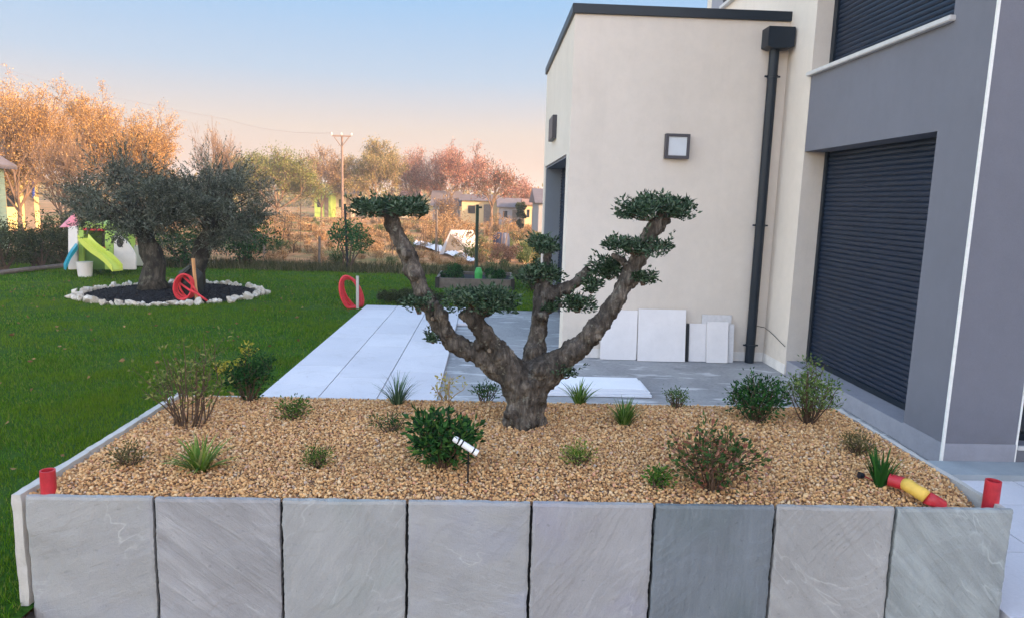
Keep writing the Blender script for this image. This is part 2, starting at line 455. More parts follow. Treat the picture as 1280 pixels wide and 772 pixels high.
s = NT('soil')
f1 = s.noise(0.25, 6, 0.6); f2 = s.noise(3.0, 8, 0.7)
col = s.ramp(f2, [(0.28, (0.15, 0.070, 0.034)), (0.5, (0.38, 0.19, 0.090)), (0.72, (0.60, 0.35, 0.18))])
gr = s.ramp(f2, [(0.3, (0.07, 0.085, 0.025)), (0.7, (0.20, 0.19, 0.07))])
col = s.mix(s.ramp(f1, [(0.46, (0, 0, 0)), (0.60, (1, 1, 1))]), col, gr)
s.bump(f2, 0.8, 0.08)
M['soil'] = s.done(col, 0.95, 0.1)
rr = np.random.default_rng(3)


def far_rise(X, Y):
    return 0.012 * np.maximum(Y - 30, 0) * (Y < 400)


sheet('ground', -400, 400, -120, 700, -0.085, M['soil'], 80, 82)
sheet('allotment_soil', -120, 60, 17.9, 160, -0.03, M['soil'], 20, 20)

s = NT('lawn_turf'); f1 = s.noise(0.5, 5, 0.6); f2 = s.noise(40, 5, 0.7)
col = s.ramp(f2, [(0.3, (0.012, 0.040, 0.004)), (0.7, (0.045, 0.120, 0.012))])
col = s.mix(s.ramp(f1, [(0.4, (0, 0, 0)), (0.65, (0.6, 0.6, 0.6))]), col, (0.055, 0.095, 0.022))
s.bump(f2, 0.6, 0.03); M['turf'] = s.done(col, 0.95, 0.05)
LAWN_END = lambda x: 16.4 + 0.12 * x if False else 16.3
lawn = sheet('lawn', -22, X0 + 0.012, -2, 11.3, 0.0, M['turf'], 20, 14)
lawn2 = sheet('far_lawn', -22, 6, 11.304, 16.6, 0.0, M['turf'], 20, 8)

# grass blades: one uncountable mass, finer and denser near the viewer
def blades(x0, x1, y0, y1, dens, h, w):
    n = int((x1 - x0) * (y1 - y0) * dens); p = np.stack([RNG.uniform(x0, x1, n), RNG.uniform(y0, y1, n), np.zeros(n)], 1)
    hole = ((p[:, 0] - CX) / (RXr + .08)) ** 2 + ((p[:, 1] - CY) / (RYr + .08)) ** 2 < 1
    vis = (p[:, 0] > -0.78 * p[:, 1] - 0.9)
    p = p[(~hole) & vis]
    pn = np.array([mnoise.noise((q[0] * 1.7, q[1] * 1.7, 0)) + 0.6 * mnoise.noise((q[0] * 6, q[1] * 6, 5)) for q in p]); keep = RNG.random(len(p)) < 0.75 + pn * 0.6; p = p[keep]; pn = pn[keep]; n = len(p)
    az = RNG.random(n) * 6.283; hh = h * RNG.uniform(0.55, 1.2, n) * (1 + 0.55 * pn); tilt = RNG.uniform(0, 0.7, n); az2 = RNG.random(n) * 6.283
    sd = np.stack([np.cos(az), np.sin(az), np.zeros(n)], 1) * (w * RNG.uniform(0.7, 1.3, n))[:, None]
    tip = p + np.stack([np.cos(az2) * np.sin(tilt), np.sin(az2) * np.sin(tilt), np.cos(tilt)], 1) * hh[:, None]
    return np.stack([p - sd, p + sd, tip], 1).reshape(-1, 3), np.repeat(RNG.random(n), 3)


parts = [blades(-4.6, X0 - 0.03, 1.6, 4.5, 10000, 0.038, 0.0025), blades(-6.5, X0 - 0.03, 4.5, 7.5, 6000, 0.036, 0.0032), blades(-10, -1.94, 7.5, 11.3, 2200, 0.036, 0.0045), blades(-14, 1.0, 11.3, 16.6, 1100, 0.04, 0.007)]
gv = np.concatenate([p[0] for p in parts]); gr_ = np.concatenate([p[1] for p in parts])
M['grass'] = mleaf('grass_blades', [(0.012, 0.044, 0.002), (0.036, 0.118, 0.004), (0.066, 0.185, 0.008), (0.105, 0.230, 0.014), (0.25, 0.24, 0.06)], 0.8, 0.35, (0.6, (0.125, 0.195, 0.012), 0.8), 0.03)
tag(np_obj('grass', gv, np.arange(len(gv)).reshape(-1, 3), M['grass'], rnd=gr_), 'short mown green grass covering the lawn', 'grass', kind='stuff')

# terrace: pale porcelain tiles in three columns, then bare screed
s = NT('porcelain_tile'); geo = s.n('NewGeometry'); f1 = s.noise(1.2, 6, 0.65, 0.4, geo.outputs['Position']); f2 = s.noise(60, 4, vec=geo.outputs['Position'])
col = s.ramp(f1, [(0.3, (0.57, 0.56, 0.60)), (0.7, (0.69, 0.67, 0.70))]); col = s.mix(0.14, col, s.ramp(f2, [(0.3, (0.40, 0.39, 0.41)), (0.7, (0.75, 0.74, 0.76))]))
col = s.mix(0.5, col, s.mix(1.0, col, s.ramp(geo.outputs['Random Per Island'], [(0, (0.80, 0.80, 0.82)), (1, (1.0, 1.0, 1.0))]), 'MULTIPLY'))
dm_ = s.ramp(s.noise(2.6, 8, 0.75, 0.9, geo.outputs['Position']), [(0.54, (0, 0, 0)), (0.70, (1, 1, 1))]); col = s.mix(s.math('MULTIPLY', dm_, 0.30), col, (0.36, 0.33, 0.31))
sp2 = s.ramp(s.noise(22, 2, 0.5, 0, geo.outputs['Position']), [(0.72, (0, 0, 0)), (0.76, (1, 1, 1))]); col = s.mix(s.math('MULTIPLY', sp2, 0.4), col, (0.25, 0.22, 0.19))
M['tile'] = s.done(col, 0.55, 0.3)
b = MB(); xs = [-1.9412, -1.437, -0.9336, -0.4139]
for c in range(3):
    y = YB + 0.02 - (0.30, 0.0, 0.5)[c]
    while y < 11.31:
        y0, y1 = max(y, YB + 0.02), min(y + 0.75, 11.3127)
        if y1 - y0 > 0.02: b.box((xs[c] + 0.004, y0 + 0.003, 0.0), (xs[c + 1] - 0.004, y1 - 0.003, 0.030 + random.uniform(-0.0006, 0.0006)))
        y += 0.75
for (x0_, y0_) in ((-0.41, 10.55), (-0.41, 9.8)):               # the odd tiles of the unfinished fourth column
    b.box((x0_, y0_ + 0.002, 0.0), (x0_ + 0.36, y0_ + 0.746, 0.030))
b.build('terrace', M['tile'], bevel=0.0015)['kind'] = 'structure'
s = NT('screed'); f1 = s.noise(1.1, 6, 0.65, 0.5); f2 = s.noise(30, 6, 0.7)
col = s.ramp(f1, [(0.30, (0.19, 0.19, 0.20)), (0.52, (0.30, 0.30, 0.305)), (0.75, (0.41, 0.41, 0.41))])
col = s.mix(0.3, col, s.ramp(f2, [(0.3, (0.13, 0.13, 0.14)), (0.7, (0.44, 0.44, 0.44))]))
wv = s.mapping((1.4, 5, 1), (0, 0, 0.25)); wf = s.noise(1.3, 5, 0.6, 0.8, wv)
col = s.mix(s.ramp(wf, [(0.56, (0, 0, 0)), (0.64, (0.8, 0.8, 0.8))]), col, (0.58, 0.58, 0.59))
df = s.noise(1.7, 4, 0.6, 0.2, s.mapping(loc=(3, 8, 0))); col = s.mix(s.ramp(df, [(0.64, (0, 0, 0)), (0.70, (0.7, 0.7, 0.7))]), col, (0.10, 0.10, 0.11))
s.bump(f2, 0.25, 0.01); M['screed'] = s.done(col, 0.7, 0.35)
sheet('screed', -0.60, 8.0, YB - 0.05, 11.31, -0.004, M['screed'])
MB().box((-1.95, 3.0, -0.10), (-0.5, 11.312, -0.001)).build('terrace_bed', M['screed'])['kind'] = 'structure'

# paving right of the planter
b = MB()
x = X1 + 0.03
while x < 9:
    y = -2.0
    while y < 4.39:
        b.box((x + 0.003, y + 0.003, -0.07), (min(x + 0.6, 9) - 0.003, min(y + 0.6, 4.40) - 0.003, 0.004)); y += 0.6
    x += 0.6
b.build('paving', M['tile'], bevel=0.0015)['kind'] = 'structure'
sheet('front_yard', X0 - 0.04, 9.2, -8, 4.41, -0.062, mplain('yard_mortar', (0.22, 0.20, 0.18), 0.9, 0.2, 6, 0.3))
M['soil_dark'] = mplain('dark_mulch', (0.010, 0.010, 0.013), 0.95, 0.5, 40, 0.8, 60)

# ================================================================== PLANTER
pl = empty('stone_planter', ((X0 + X1) / 2, YF, 0)); tag(pl, 'long planter box clad in upright grey riven stone slabs, filled with gravel', 'planter')
SL = [((0.30, 0.295, 0.285), 0.12, 20, 0.9, (0.29, 0.29, 0.33), 'pale grey slab with curved white veins'),
      ((0.27, 0.262, 0.262), 0.50, -38, 0.5, None, 'grey slab with diagonal streaks'),
      ((0.285, 0.283, 0.275), 0.16, 60, 0.8, (0.27, 0.29, 0.27), 'grey slab with one long curved vein'),
      ((0.295, 0.29, 0.285), 0.12, -15, 0.8, (0.28, 0.29, 0.36), 'pale grey slab with a bluish patch'),
      ((0.285, 0.275, 0.275), 0.15, 70, 0.6, (0.28, 0.27, 0.33), 'grey slab with a faint violet tint'),
      ((0.150, 0.165, 0.180), 0.30, 88, 0.5, (0.13, 0.16, 0.16), 'darkest blue-grey slab'),
      ((0.295, 0.285, 0.275), 0.22, -50, 0.9, None, 'smooth warm grey slab'),
      ((0.265, 0.28, 0.275), 0.55, -48, 1.0, (0.30, 0.31, 0.30), 'greenish grey slab with diagonal ridges')]


def slab(x0, x1, y0, y1, z0, z1, mat, name, parent, label=None, seed=0, n=48, rough=0.0045):
    """riven slab: long side in x (or y), rough face and chipped edges"""
    alongx = (x1 - x0) > (y1 - y0); L = (x1 - x0) if alongx else (y1 - y0); T = (y1 - y0) if alongx else (x1 - x0); H = z1 - z0
    b = MB(); vs = []; nn = n + 1
    for side in (0, 1):
        for j in range(nn):
            for i in range(nn):
                u, w = i / n, j / n; e = (i in (0, n)) + (j in (0, n))
                a = u * L; c = w * H
                if i in (0, n): a += mnoise.noise((seed * 9 + i, c * 14, side)) * 0.005 + mnoise.noise((seed * 5 + i, c * 60, side)) * 0.003
                if j in (0, n): c += mnoise.noise((seed * 7 + j, a * 12, side)) * 0.004 + mnoise.noise((seed * 3 + j, a * 50, side)) * 0.0028
                d = mnoise.noise((a * 5 + seed * 11, c * 5, side * 3)) * rough + mnoise.noise((a * 22, c * 22 + seed * 13, 1)) * rough * 0.35
                sq = mnoise.noise((a * 3.2 + seed * 4, c * 3.2 - a * 1.5, 7)) * 5; fq = sq - math.floor(sq); d += (math.floor(sq) + min(1, fq * 6)) * 0.0016 * (1 if side == 0 else 0)
                d += 0.004 * e                                     # edges pulled in a little
                t = d if side == 0 else T - d
                vs.append((x0 + a, y0 + t, z0 + c) if alongx else (x0 + t, y0 + a, z0 + c))
    fs = []
    for side in (0, 1):
        o = side * nn * nn
        for j in range(n):
            for i in range(n): fs.append((o + j * nn + i, o + j * nn + i + 1, o + (j + 1) * nn + i + 1, o + (j + 1) * nn + i))
    per = [(i, 0) for i in range(nn)] + [(n, j) for j in range(1, nn)] + [(i, n) for i in range(n - 1, -1, -1)] + [(0, j) for j in range(n - 1, 0, -1)]
    idx = [j * nn + i for i, j in per]
    for k in range(len(idx)):
        a_, b_ = idx[k], idx[(k + 1) % len(idx)]; fs.append((a_, b_, b_ + nn * nn, a_ + nn * nn))
    b.add(vs, fs); o = b.build(name, mat, parent, smooth=False)
    if label: o['label'] = label
    return o


w = (X1 - X0) / 8
for k in range(8):
    c, st, an, ve, ti, lab = SL[k]; c = tuple(x * 1.12 for x in c)
    gap = 0.010
    slab(X0 + k * w + gap, X0 + (k + 1) * w - gap * 0.3, YF + random.uniform(-0.002, 0.002), YF + 0.032, -0.075, HP + random.uniform(-0.004, 0.003), mstone('riven_slab_stone', c, k * 2 + 1, st, an, ve, ti), 'front_slab', pl, lab, k)
edge_mat = mstone('rough_edge_stone', (0.50, 0.47, 0.43), 31, 0.2, 90, 0.2)
yb = [YF + 0.004, YF + 0.53, YF + 1.06, YB]
for k in range(3):
    slab(X0 - 0.052, X0 - 0.006, yb[k] + 0.003, yb[k + 1] - 0.003, 0.0, HP + 0.003, edge_mat, 'side_slab', pl, None, 20 + k, 14, 0.006)
    slab(X1 - 0.034, X1 + 0.004, yb[k] + (0.036 if k == 0 else 0.003), yb[k + 1] - 0.003, 0.0, HP - 0.010, edge_mat, 'side_slab', pl, None, 30 + k, 14, 0.004)
for k in range(4):
    slab(X0 + k * w * 2 + 0.004, X0 + (k + 1) * w * 2 - 0.004, YB - 0.03, YB, 0.0, HP - 0.012, edge_mat, 'back_slab', pl, None, 40 + k, 14)
b = MB(); b.box((X0 + 0.003, YF + 0.034, 0.0), (X1 - 0.04, YF + 0.10, HP - 0.035)); b.build('backing', M['dark'], pl)


def gz(x, y):
    """gravel surface height"""
    x = np.asarray(x, float); y = np.asarray(y, float)
    u = (x - X0) / (X1 - X0); v = (y - YF) / (YB - YF)
    edge = np.clip(np.minimum(np.minimum(u * 4.2, (1 - u) * 4.2) / 0.30, np.minimum(v, 1 - v) * 1.58 / 0.30), 0, 1)
    h = HP - 0.018 + 0.030 * edge ** 0.7 + 0.010 * np.sin(x * 3.1 + 1) * np.sin(y * 4.3) * edge
    dip = np.exp(-(((x - X1) / 0.14) ** 2 + ((y - YF) / 0.24) ** 2))
    return h - 0.12 * dip


gx, gy = np.meshgrid(np.linspace(X0 - 0.002, X1 - 0.036, 90), np.linspace(YF + 0.034, YB - 0.032, 40))
gvv = np.stack([gx, gy, gz(gx, gy) - 0.012], -1).reshape(-1, 3); ii = np.arange(39)[:, None] * 90 + np.arange(89)[None]
np_obj('planter_soil', gvv, np.stack([ii, ii + 1, ii + 91, ii + 90], -1).reshape(-1, 4), mplain('planter_soil', (0.26, 0.15, 0.085), 0.95, 0.4, 60, 0.5), smooth=True)['kind'] = 'structure'
sp_ = 0.0106
gx, gy = np.meshgrid(np.arange(X0 + 0.004, X1 - 0.045, sp_), np.arange(YF + 0.042, YB - 0.04, sp_))
gx = gx.ravel() + RNG.uniform(-0.008, 0.008, gx.size); gy = gy.ravel() + RNG.uniform(-0.008, 0.008, gy.size)
gx = np.clip(gx, X0 + 0.006, X1 - 0.05); gy = np.clip(gy, YF + 0.046, YB - 0.045)
P = np.stack([gx, gy, gz(gx, gy) + RNG.uniform(-0.010, 0.007, gx.size)], 1)
sv, sf_, srnd = stones(P, RNG.uniform(0.0042, 0.0092, len(P)) * (1 + 0.55 * (RNG.random(len(P)) < 0.07)), 0.7, 0.30)
s = NT('gravel_stone'); a_ = s.n('Attribute', attribute_name='rnd')
col = s.ramp(a_.outputs['Fac'], [(0, (0.25, 0.115, 0.045)), (0.12, (0.43, 0.205, 0.080)), (0.45, (0.67, 0.365, 0.140)), (0.75, (0.76, 0.455, 0.200)), (0.90, (0.78, 0.57, 0.34)), (0.96, (0.62, 0.27, 0.16)), (1, (0.45, 0.40, 0.34))])
col = s.mix(0.25, col, s.ramp(s.noise(140, 4), [(0.3, (0.20, 0.115, 0.06)), (0.7, (0.62, 0.44, 0.27))])); s.bump(s.noise(300, 3), 0.3, 0.002)
M['gravel'] = s.done(col, 0.85, 0.2)
tag(np_obj('gravel', sv, sf_, M['gravel'], rnd=srnd), 'tan crushed gravel filling the stone planter', 'gravel', kind='stuff')


n = 130; P = np.stack([RNG.uniform(X0 + .05, X1 - .1, n), RNG.uniform(YF + .08, YB - .08, n), np.zeros(n)], 1); P[:, 2] = gz(P[:, 0], P[:, 1]) + .012
v, f = leaves(P, np.concatenate([RNG.normal(size=(n, 2)), RNG.normal(size=(n, 1)) * .15], 1), RNG.uniform(.012, .034, n), RNG.uniform(.005, .014, n))
P2 = np.stack([RNG.uniform(-8, X0 - .2, 240), RNG.uniform(3, 15, 240), np.full(240, .042)], 1); P2 = P2[((P2[:, 0] - CX) / 1.6) ** 2 + ((P2[:, 1] - CY) / 1.6) ** 2 > 1]; v2, f2 = leaves(P2, np.concatenate([RNG.normal(size=(len(P2), 2)), RNG.normal(size=(len(P2), 1)) * .3], 1), RNG.uniform(.03, .07, len(P2)), RNG.uniform(.02, .04, len(P2)))
tag(np_obj('fallen_leaves', np.concatenate([v, v2]), np.concatenate([f, f2 + len(v)]), mleaf('dead_leaf', [(.09, .045, .02), (.20, .11, .05), (.32, .20, .09)], .8, .1), rnd=leaf_rnd(n + len(P2))), 'small dead leaves scattered over the gravel and lawn', 'leaves', kind='stuff')


def on_gravel(px, py):
    p = at_z(px, py, HP + 0.01); p.z = float(gz(p.x, p.y)); return p


# ================================================================== CLOUD-PRUNED OLIVE IN THE PLANTER
tb = on_gravel(655, 529); TY = tb.y
PXM = (TY + 0.05) / F * 1.0


def bp(px, py, dy=0.0): return at_y(px, py, TY + dy)


limbs = [
    [(652, 540, 0, 34), (652, 528, 0, 29), (655, 512, 0, 26), (657, 495, 0, 29), (655, 478, 0, 36), (656, 466, 0, 40)],              # trunk
    [(632, 540, -.02, 10), (640, 520, -.03, 12), (648, 495, -.03, 14)], [(676, 540, .0, 9), (672, 515, 0, 12), (676, 490, 0, 14)], [(655, 538, -.09, 11), (657, 515, -.08, 12), (650, 490, -.06, 14)],
    [(655, 478, 0, 30), (632, 462, 0, 25), (608, 447, .0, 21), (585, 438, .0, 18), (562, 424, .02, 17), (547, 402, .03, 16.5), (535, 378, .05, 15.5), (523, 352, .06, 14.5), (511, 322, .08, 15.5), (499, 297, .09, 13), (489, 277, .10, 12), (484, 262, .10, 12)],
    [(556, 408, .0, 10), (550, 392, -.03, 9), (545, 378, -.03, 5)],
    [(650, 480, -.03, 26), (632, 452, -.05, 19), (617, 432, -.06, 16), (602, 412, -.07, 14), (590, 398, -.08, 14), (580, 388, -.08, 13)],
    [(590, 398, -.08, 10), (604, 390, -.08, 8), (618, 384, -.08, 6)],
    [(660, 475, .06, 26), (667, 450, .10, 19), (671, 425, .13, 16), (674, 400, .15, 15.5), (678, 376, .16, 16), (682, 356, .18, 14), (684, 335, .22, 8), (686, 308, .26, 6.5)],
    [(680, 372, .15, 13), (698, 364, .15, 11), (715, 356, .14, 10), (728, 345, .14, 9.5), (737, 336, .14, 9)],
    [(676, 388, .15, 8), (690, 386, .12, 6), (702, 381, .1, 4)],
    [(664, 478, 0, 32), (686, 462, .0, 25), (708, 446, -.01, 21), (730, 427, -.01, 19.5), (750, 405, -.02, 18), (767, 381, -.03, 16.5), (780, 357, -.03, 16), (792, 334, -.04, 15.5), (803, 313, -.04, 15), (812, 295, -.04, 14.5), (822, 280, -.04, 15.5), (832, 270, -.04, 12)],
    [(775, 365, -.03, 7), (790, 356, -.05, 5), (800, 348, -.06, 4)], [(790, 338, -.04, 7), (775, 325, -.08, 5), (765, 318, -.1, 4)],
]
b = MB()
for lb in limbs:
    pts = []; rad = []
    for i in range(len(lb) - 1):                                      # subdivide
        for t in (0, 0.5):
            q = [lb[i][j] * (1 - t) + lb[i + 1][j] * t for j in range(4)]
            pts.append(bp(q[0] + random.uniform(-1.2, 1.2), q[1], q[2] + random.uniform(-.008, .008))); rad.append(q[3] * PXM * (.84 if lb is limbs[0] else .80 if i < 2 else .68) * random.uniform(0.9, 1.1))
    q = lb[-1]; pts.append(bp(q[0], q[1], q[2])); rad.append(q[3] * PXM * .68)
    b.tube(pts, rad, 14)
kn = [(676, 462, -.10, 15), (520, 345, .02, 10), (600, 430, -.04, 12), (640, 515, -.06, 14), (745, 420, -.05, 11), (678, 395, .1, 13), (560, 415, -.02, 12), (508, 318, .03, 10), (786, 350, -.07, 9), (668, 440, .06, 14)]
for (px, py, dy, r) in kn:
    r *= .72
    c = bp(px, py, dy); b.tube([c + Vector((0, 0, -r * PXM)), c + Vector((0, 0, -r * PXM * .5)), c, c + Vector((0, 0, r * PXM * .6)), c + Vector((0, 0, r * PXM))], [r * PXM * .35, r * PXM * .85, r * PXM, r * PXM * .8, r * PXM * .3], 10)
olive = empty('cloud_pruned_olive_tree', tb); tag(olive, 'thick-trunked cloud-pruned olive tree with leafy pads growing in the gravel', 'olive tree')
tmp = b.build('tmp', M['bark'])
rm = tmp.modifiers.new('r', 'REMESH'); rm.mode = 'VOXEL'; rm.voxel_size = 0.0055
sm = tmp.modifiers.new('s', 'SMOOTH'); sm.factor = 0.5; sm.iterations = 4
tex = bpy.data.textures.new('bark_lumps', 'CLOUDS'); tex.noise_scale = 0.05; tex.noise_depth = 3
dm = tmp.modifiers.new('d', 'DISPLACE'); dm.texture = tex; dm.strength = 0.024; dm.mid_level = 0.5; dm.texture_coords = 'LOCAL'
dg = bpy.context.evaluated_depsgraph_get(); me = bpy.data.meshes.new_from_object(tmp.evaluated_get(dg)); bpy.data.objects.remove(tmp)
me.name = 'trunk'
# ridged furrows that run along the wood
nv = len(me.vertices); co = np.empty(nv * 3, np.float32); no = np.empty(nv * 3, np.float32); me.vertices.foreach_get('co', co); me.vertices.foreach_get('normal', no)
co = co.reshape(-1, 3); no = no.reshape(-1, 3)
fr = np.array([abs(mnoise.noise((c[0] * 38, c[1] * 38, c[2] * 7))) + .5 * abs(mnoise.noise((c[0] * 95, c[1] * 95, c[2] * 22))) for c in co]); co = co + no * ((fr[:, None] - 0.33) * 0.015)
co = co - np.array(tb); me.vertices.foreach_set('co', co.ravel().astype(np.float32)); me.update()
me.polygons.foreach_set('use_smooth', [True] * len(me.polygons)); me.materials.clear(); me.materials.append(M['bark'])
o = bpy.data.objects.new('trunk', me); COL.objects.link(o); o.parent = olive
for (px, py, dy, r) in ((507, 327, .035, 2.2), (523, 353, .015, 2.0), (541, 398, -.02, 2.4), (612, 438, -.10, 2.6), (786, 352, -.075, 2.2)):
    c = bp(px, py, dy); mb_ = MB(); mb_.tube([c + Vector((0, .03, 0)), c + Vector((0, .0, 0)), c + Vector((0, -.006, 0))], [r * PXM * 1.3, r * PXM * 1.05, r * PXM * .8], 10, jit=.15); mb_.build('pruning_scar', M['scar'], olive, smooth=False)

M['pad'] = mleaf('olive_pad_leaves', [(0.008, 0.020, 0.010), (0.020, 0.045, 0.020), (0.038, 0.078, 0.036), (0.075, 0.125, 0.070), (0.15, 0.20, 0.14)], 0.5, 0.12, None, 0.2)


def pad(px0, px1, py0, py1, dy, nl, dens=1.0, nm='foliage_pad', size=0.024):
    c0 = bp((px0 + px1) / 2, (py0 + py1) / 2, dy); rx = (px1 - px0) / 2 * PXM; rz = (py1 - py0) / 2 * PXM; ry = max(rx * 0.85, 0.03)
    cs, rs = [], []
    for k in range(nl):
        a = RNG.random() * 6.283; q = math.sqrt(RNG.random()) * 0.92
        lr = min(rx, 0.10) * RNG.uniform(0.32, 0.62)
        cs.append((c0.x + math.cos(a) * q * (rx - lr * 0.5), c0.y + math.sin(a) * q * (ry - lr * 0.5), c0.z + RNG.uniform(-0.35, 0.55) * rz - 0.3 * rz * q * q)); rs.append((lr, lr, min(lr * 0.75, rz * 0.75)))
    p, d = cloud(cs, rs, int(66 * dens), 1.0); d[:, 2] = np.abs(d[:, 2]) * 0.9 - 0.15
    sh = []
    for k in range(int(nl * .9)):
        c = np.array(cs[RNG.integers(len(cs))]); u = np.array([RNG.normal(), RNG.normal(), abs(RNG.normal()) * .7 + .1]); u = u / np.linalg.norm(u); L_ = RNG.uniform(.02, .065)
        for q_ in range(9): sh.append((*(c + u * (min(rx, .1) * .35 + L_ * q_ / 8) + RNG.normal(size=3) * .003), *(u * .8 + RNG.normal(size=3) * .6)))
    sh = np.array(sh); p = np.concatenate([p, sh[:, :3]]); d = np.concatenate([d, sh[:, 3:]])
    v, f = leaves(p, d, RNG.uniform(0.55, 1.35, len(p)) * size * 1.12, RNG.uniform(0.36, 0.5, len(p)) * size * 1.12)
    np_obj(nm, v, f, M['pad'], olive, leaf_rnd(len(p)))
    # little twigs that carry the leaves
    t = MB()
    for c in cs[::2]:
        t.tube([(c0.x + (c[0] - c0.x) * .15, c0.y + (c[1] - c0.y) * .15, c0.z - rz * 0.9), ((c[0] + c0.x) / 2, (c[1] + c0.y) / 2, c[2] - rz * .4), c], [0.006, 0.004, 0.002], 5)
    t.build('twigs', M['stem'], olive)


pad(432, 541, 246, 272, .10, 44); pad(556, 649, 356, 392, -.08, 46); pad(770, 868, 241, 277, -.04, 48)
pad(749, 846, 297, 321, -.05, 22); pad(736, 780, 317, 350, .08, 17); pad(790, 818, 337, 358, -.06, 7); pad(727, 755, 346, 367, .05, 7)
pad(700, 746, 368, 392, .08, 12); pad(646, 708, 329, 356, .20, 24); pad(650, 700, 296, 318, .26, 14); pad(505, 545, 362, 394, -.03, 7, 0.7)
pad(530, 552, 417, 429, -.01, 4, 0.6); pad(674, 694, 381, 394, .1, 4, 0.7); pad(686, 724, 448, 474, -.06, 7, 0.6)


# ================================================================== PLANTS IN THE PLANTER
def strap_plant(name, label, px, py, w_px, h_px, n, wid, stops, lean=(0.1, 0.9), droop=0.9, cat='plant', mat=None):
    p = on_gravel(px, py); k = p.y / F; L = h_px * k * 1.25
    mt = mat or mleaf(name + '_leaf', stops, 0.45, 0.25)
    v, f, r = straps((p.x, p.y, p.z - 0.01), n, L, wid, w_px * k * 0.12, lean, droop)
    return tag(np_obj(name, v, f, mt, rnd=r, origin=p), label, cat)


def bush(name, label, px, py, w_px, h_px, nst, nlf, lsize, stops, aspect=0.45, up=0.5, low=0.15, stem=None, cat='shrub', trans=0.2, young=0, spread=.02, fill=1.6, clump=0.05):
    """stems that fan out of one root and carry leaves from `low` upward"""
    p = on_gravel(px, py); k = p.y / F; rx = w_px * k / 2; h = h_px * k
    root = empty(name, p); tag(root, label, cat); st = MB(); tips = []
    for i in range(nst):
        a = 6.283 * i / nst + random.uniform(-.5, .5); q = math.sqrt(random.random()); hh = h * random.uniform(0.55, 1.0) * (1 - 0.35 * q * q)
        e = Vector((p.x + math.cos(a) * rx * q, p.y + math.sin(a) * rx * q * 0.9, p.z + hh)); b0 = Vector((p.x + math.cos(a) * spread * random.random() ** .5, p.y + math.sin(a) * spread * random.random() ** .5, p.z - 0.02))
        mid = b0.lerp(e, 0.5) + Vector((math.cos(a), math.sin(a), 0)) * rx * 0.12 * random.uniform(-1, 1.5) + Vector((0, 0, h * 0.05))
        pts = [b0, b0.lerp(mid, .5) + Vector((random.uniform(-1, 1), random.uniform(-1, 1), 0)) * 0.012, mid, mid.lerp(e, .5) + Vector((random.uniform(-1, 1), random.uniform(-1, 1), random.uniform(-1, 1))) * 0.014, e]
        st.tube(pts, [0.0045, 0.0038, 0.003, 0.0022, 0.0012], 5); tips.append(pts)
        for q2 in range(2):                                               # side twigs
            t = random.uniform(0.35, 0.9); j = min(int(t * 4), 3); s0 = pts[j].lerp(pts[j + 1], t * 4 - j)
            e2 = s0 + Vector((random.uniform(-1, 1), random.uniform(-1, 1), random.uniform(0.0, 1))) * h * 0.22; st.tube([s0, s0.lerp(e2, .5), e2], [0.002, 0.0015, 0.001], 4); tips.append([s0, s0.lerp(e2, .3), s0.lerp(e2, .6), s0.lerp(e2, .8), e2])
    st.build('stems', stem or M['stem'], root)
    nlf = int(nlf * fill); pos = []; dr = []
    for i in range(nlf):
        pts = tips[random.randrange(len(tips))]; t = low + (1 - low) * random.random() ** 0.7; j = min(int(t * 4), 3); c = pts[j].lerp(pts[j + 1], t * 4 - j)
        o_ = Vector((random.gauss(0, 1), random.gauss(0, 1), random.gauss(0, 0.8) + up)); pos.append(c + o_ * clump * 0.35); d = o_ + (pts[-1] - pts[0]).normalized() * 0.4; dr.append(d)
    v, f = leaves(np.array(pos), np.array(dr), RNG.uniform(0.6, 1.25, nlf) * lsize, RNG.uniform(0.8, 1.2, nlf) * lsize * aspect)
    np_obj('leaves', v, f, mleaf(name + '_leaf', stops, 0.5, trans), root, leaf_rnd(nlf))
    if young:
        tp_ = sorted(tips, key=lambda q_: -q_[-1].z + (q_[-1].x - p.x) * .8)[:14]; P_ = np.array([list(tp_[RNG.integers(len(tp_))][-1]) for _ in range(young)]) + RNG.normal(size=(young, 3)) * .016
        v, f = leaves(P_, RNG.normal(size=(young, 3)) + np.array([0, 0, .9]), RNG.uniform(.7, 1.2, young) * lsize, RNG.uniform(.8, 1.2, young) * lsize * aspect)
        np_obj('young_leaves', v, f, mleaf('young_leaf', [(.22, .22, .02), (.42, .36, .04), (.55, .45, .12)], .5, .3), root, leaf_rnd(young))['label'] = 'yellow young leaves at the shoot tips'
    return root


G_DARK = [(0.006, 0.024, 0.008), (0.012, 0.052, 0.014), (0.024, 0.088, 0.020), (0.050, 0.135, 0.030)]
G_MID = [(0.018, 0.050, 0.008), (0.042, 0.100, 0.015), (0.080, 0.155, 0.024), (0.15, 0.21, 0.05)]
G_YEL = [(0.012, 0.035, 0.014), (0.025, 0.065, 0.02), (0.05, 0.10, 0.025), (0.22, 0.20, 0.03), (0.40, 0.30, 0.05)]
G_DRY = [(0.05, 0.05, 0.018), (0.09, 0.09, 0.03), (0.15, 0.13, 0.055), (0.24, 0.18, 0.09)]
G_RED = [(0.018, 0.05, 0.014), (0.035, 0.085, 0.020), (0.06, 0.11, 0.03), (0.10, 0.085, 0.03), (0.24, 0.085, 0.06), (0.34, 0.17, 0.12)]
G_BLUE = [(0.035, 0.07, 0.04), (0.06, 0.11, 0.06), (0.10, 0.17, 0.09), (0.17, 0.25, 0.14)]
G_FRESH = [(0.03, 0.085, 0.012), (0.06, 0.14, 0.02), (0.11, 0.21, 0.035), (0.20, 0.28, 0.08)]
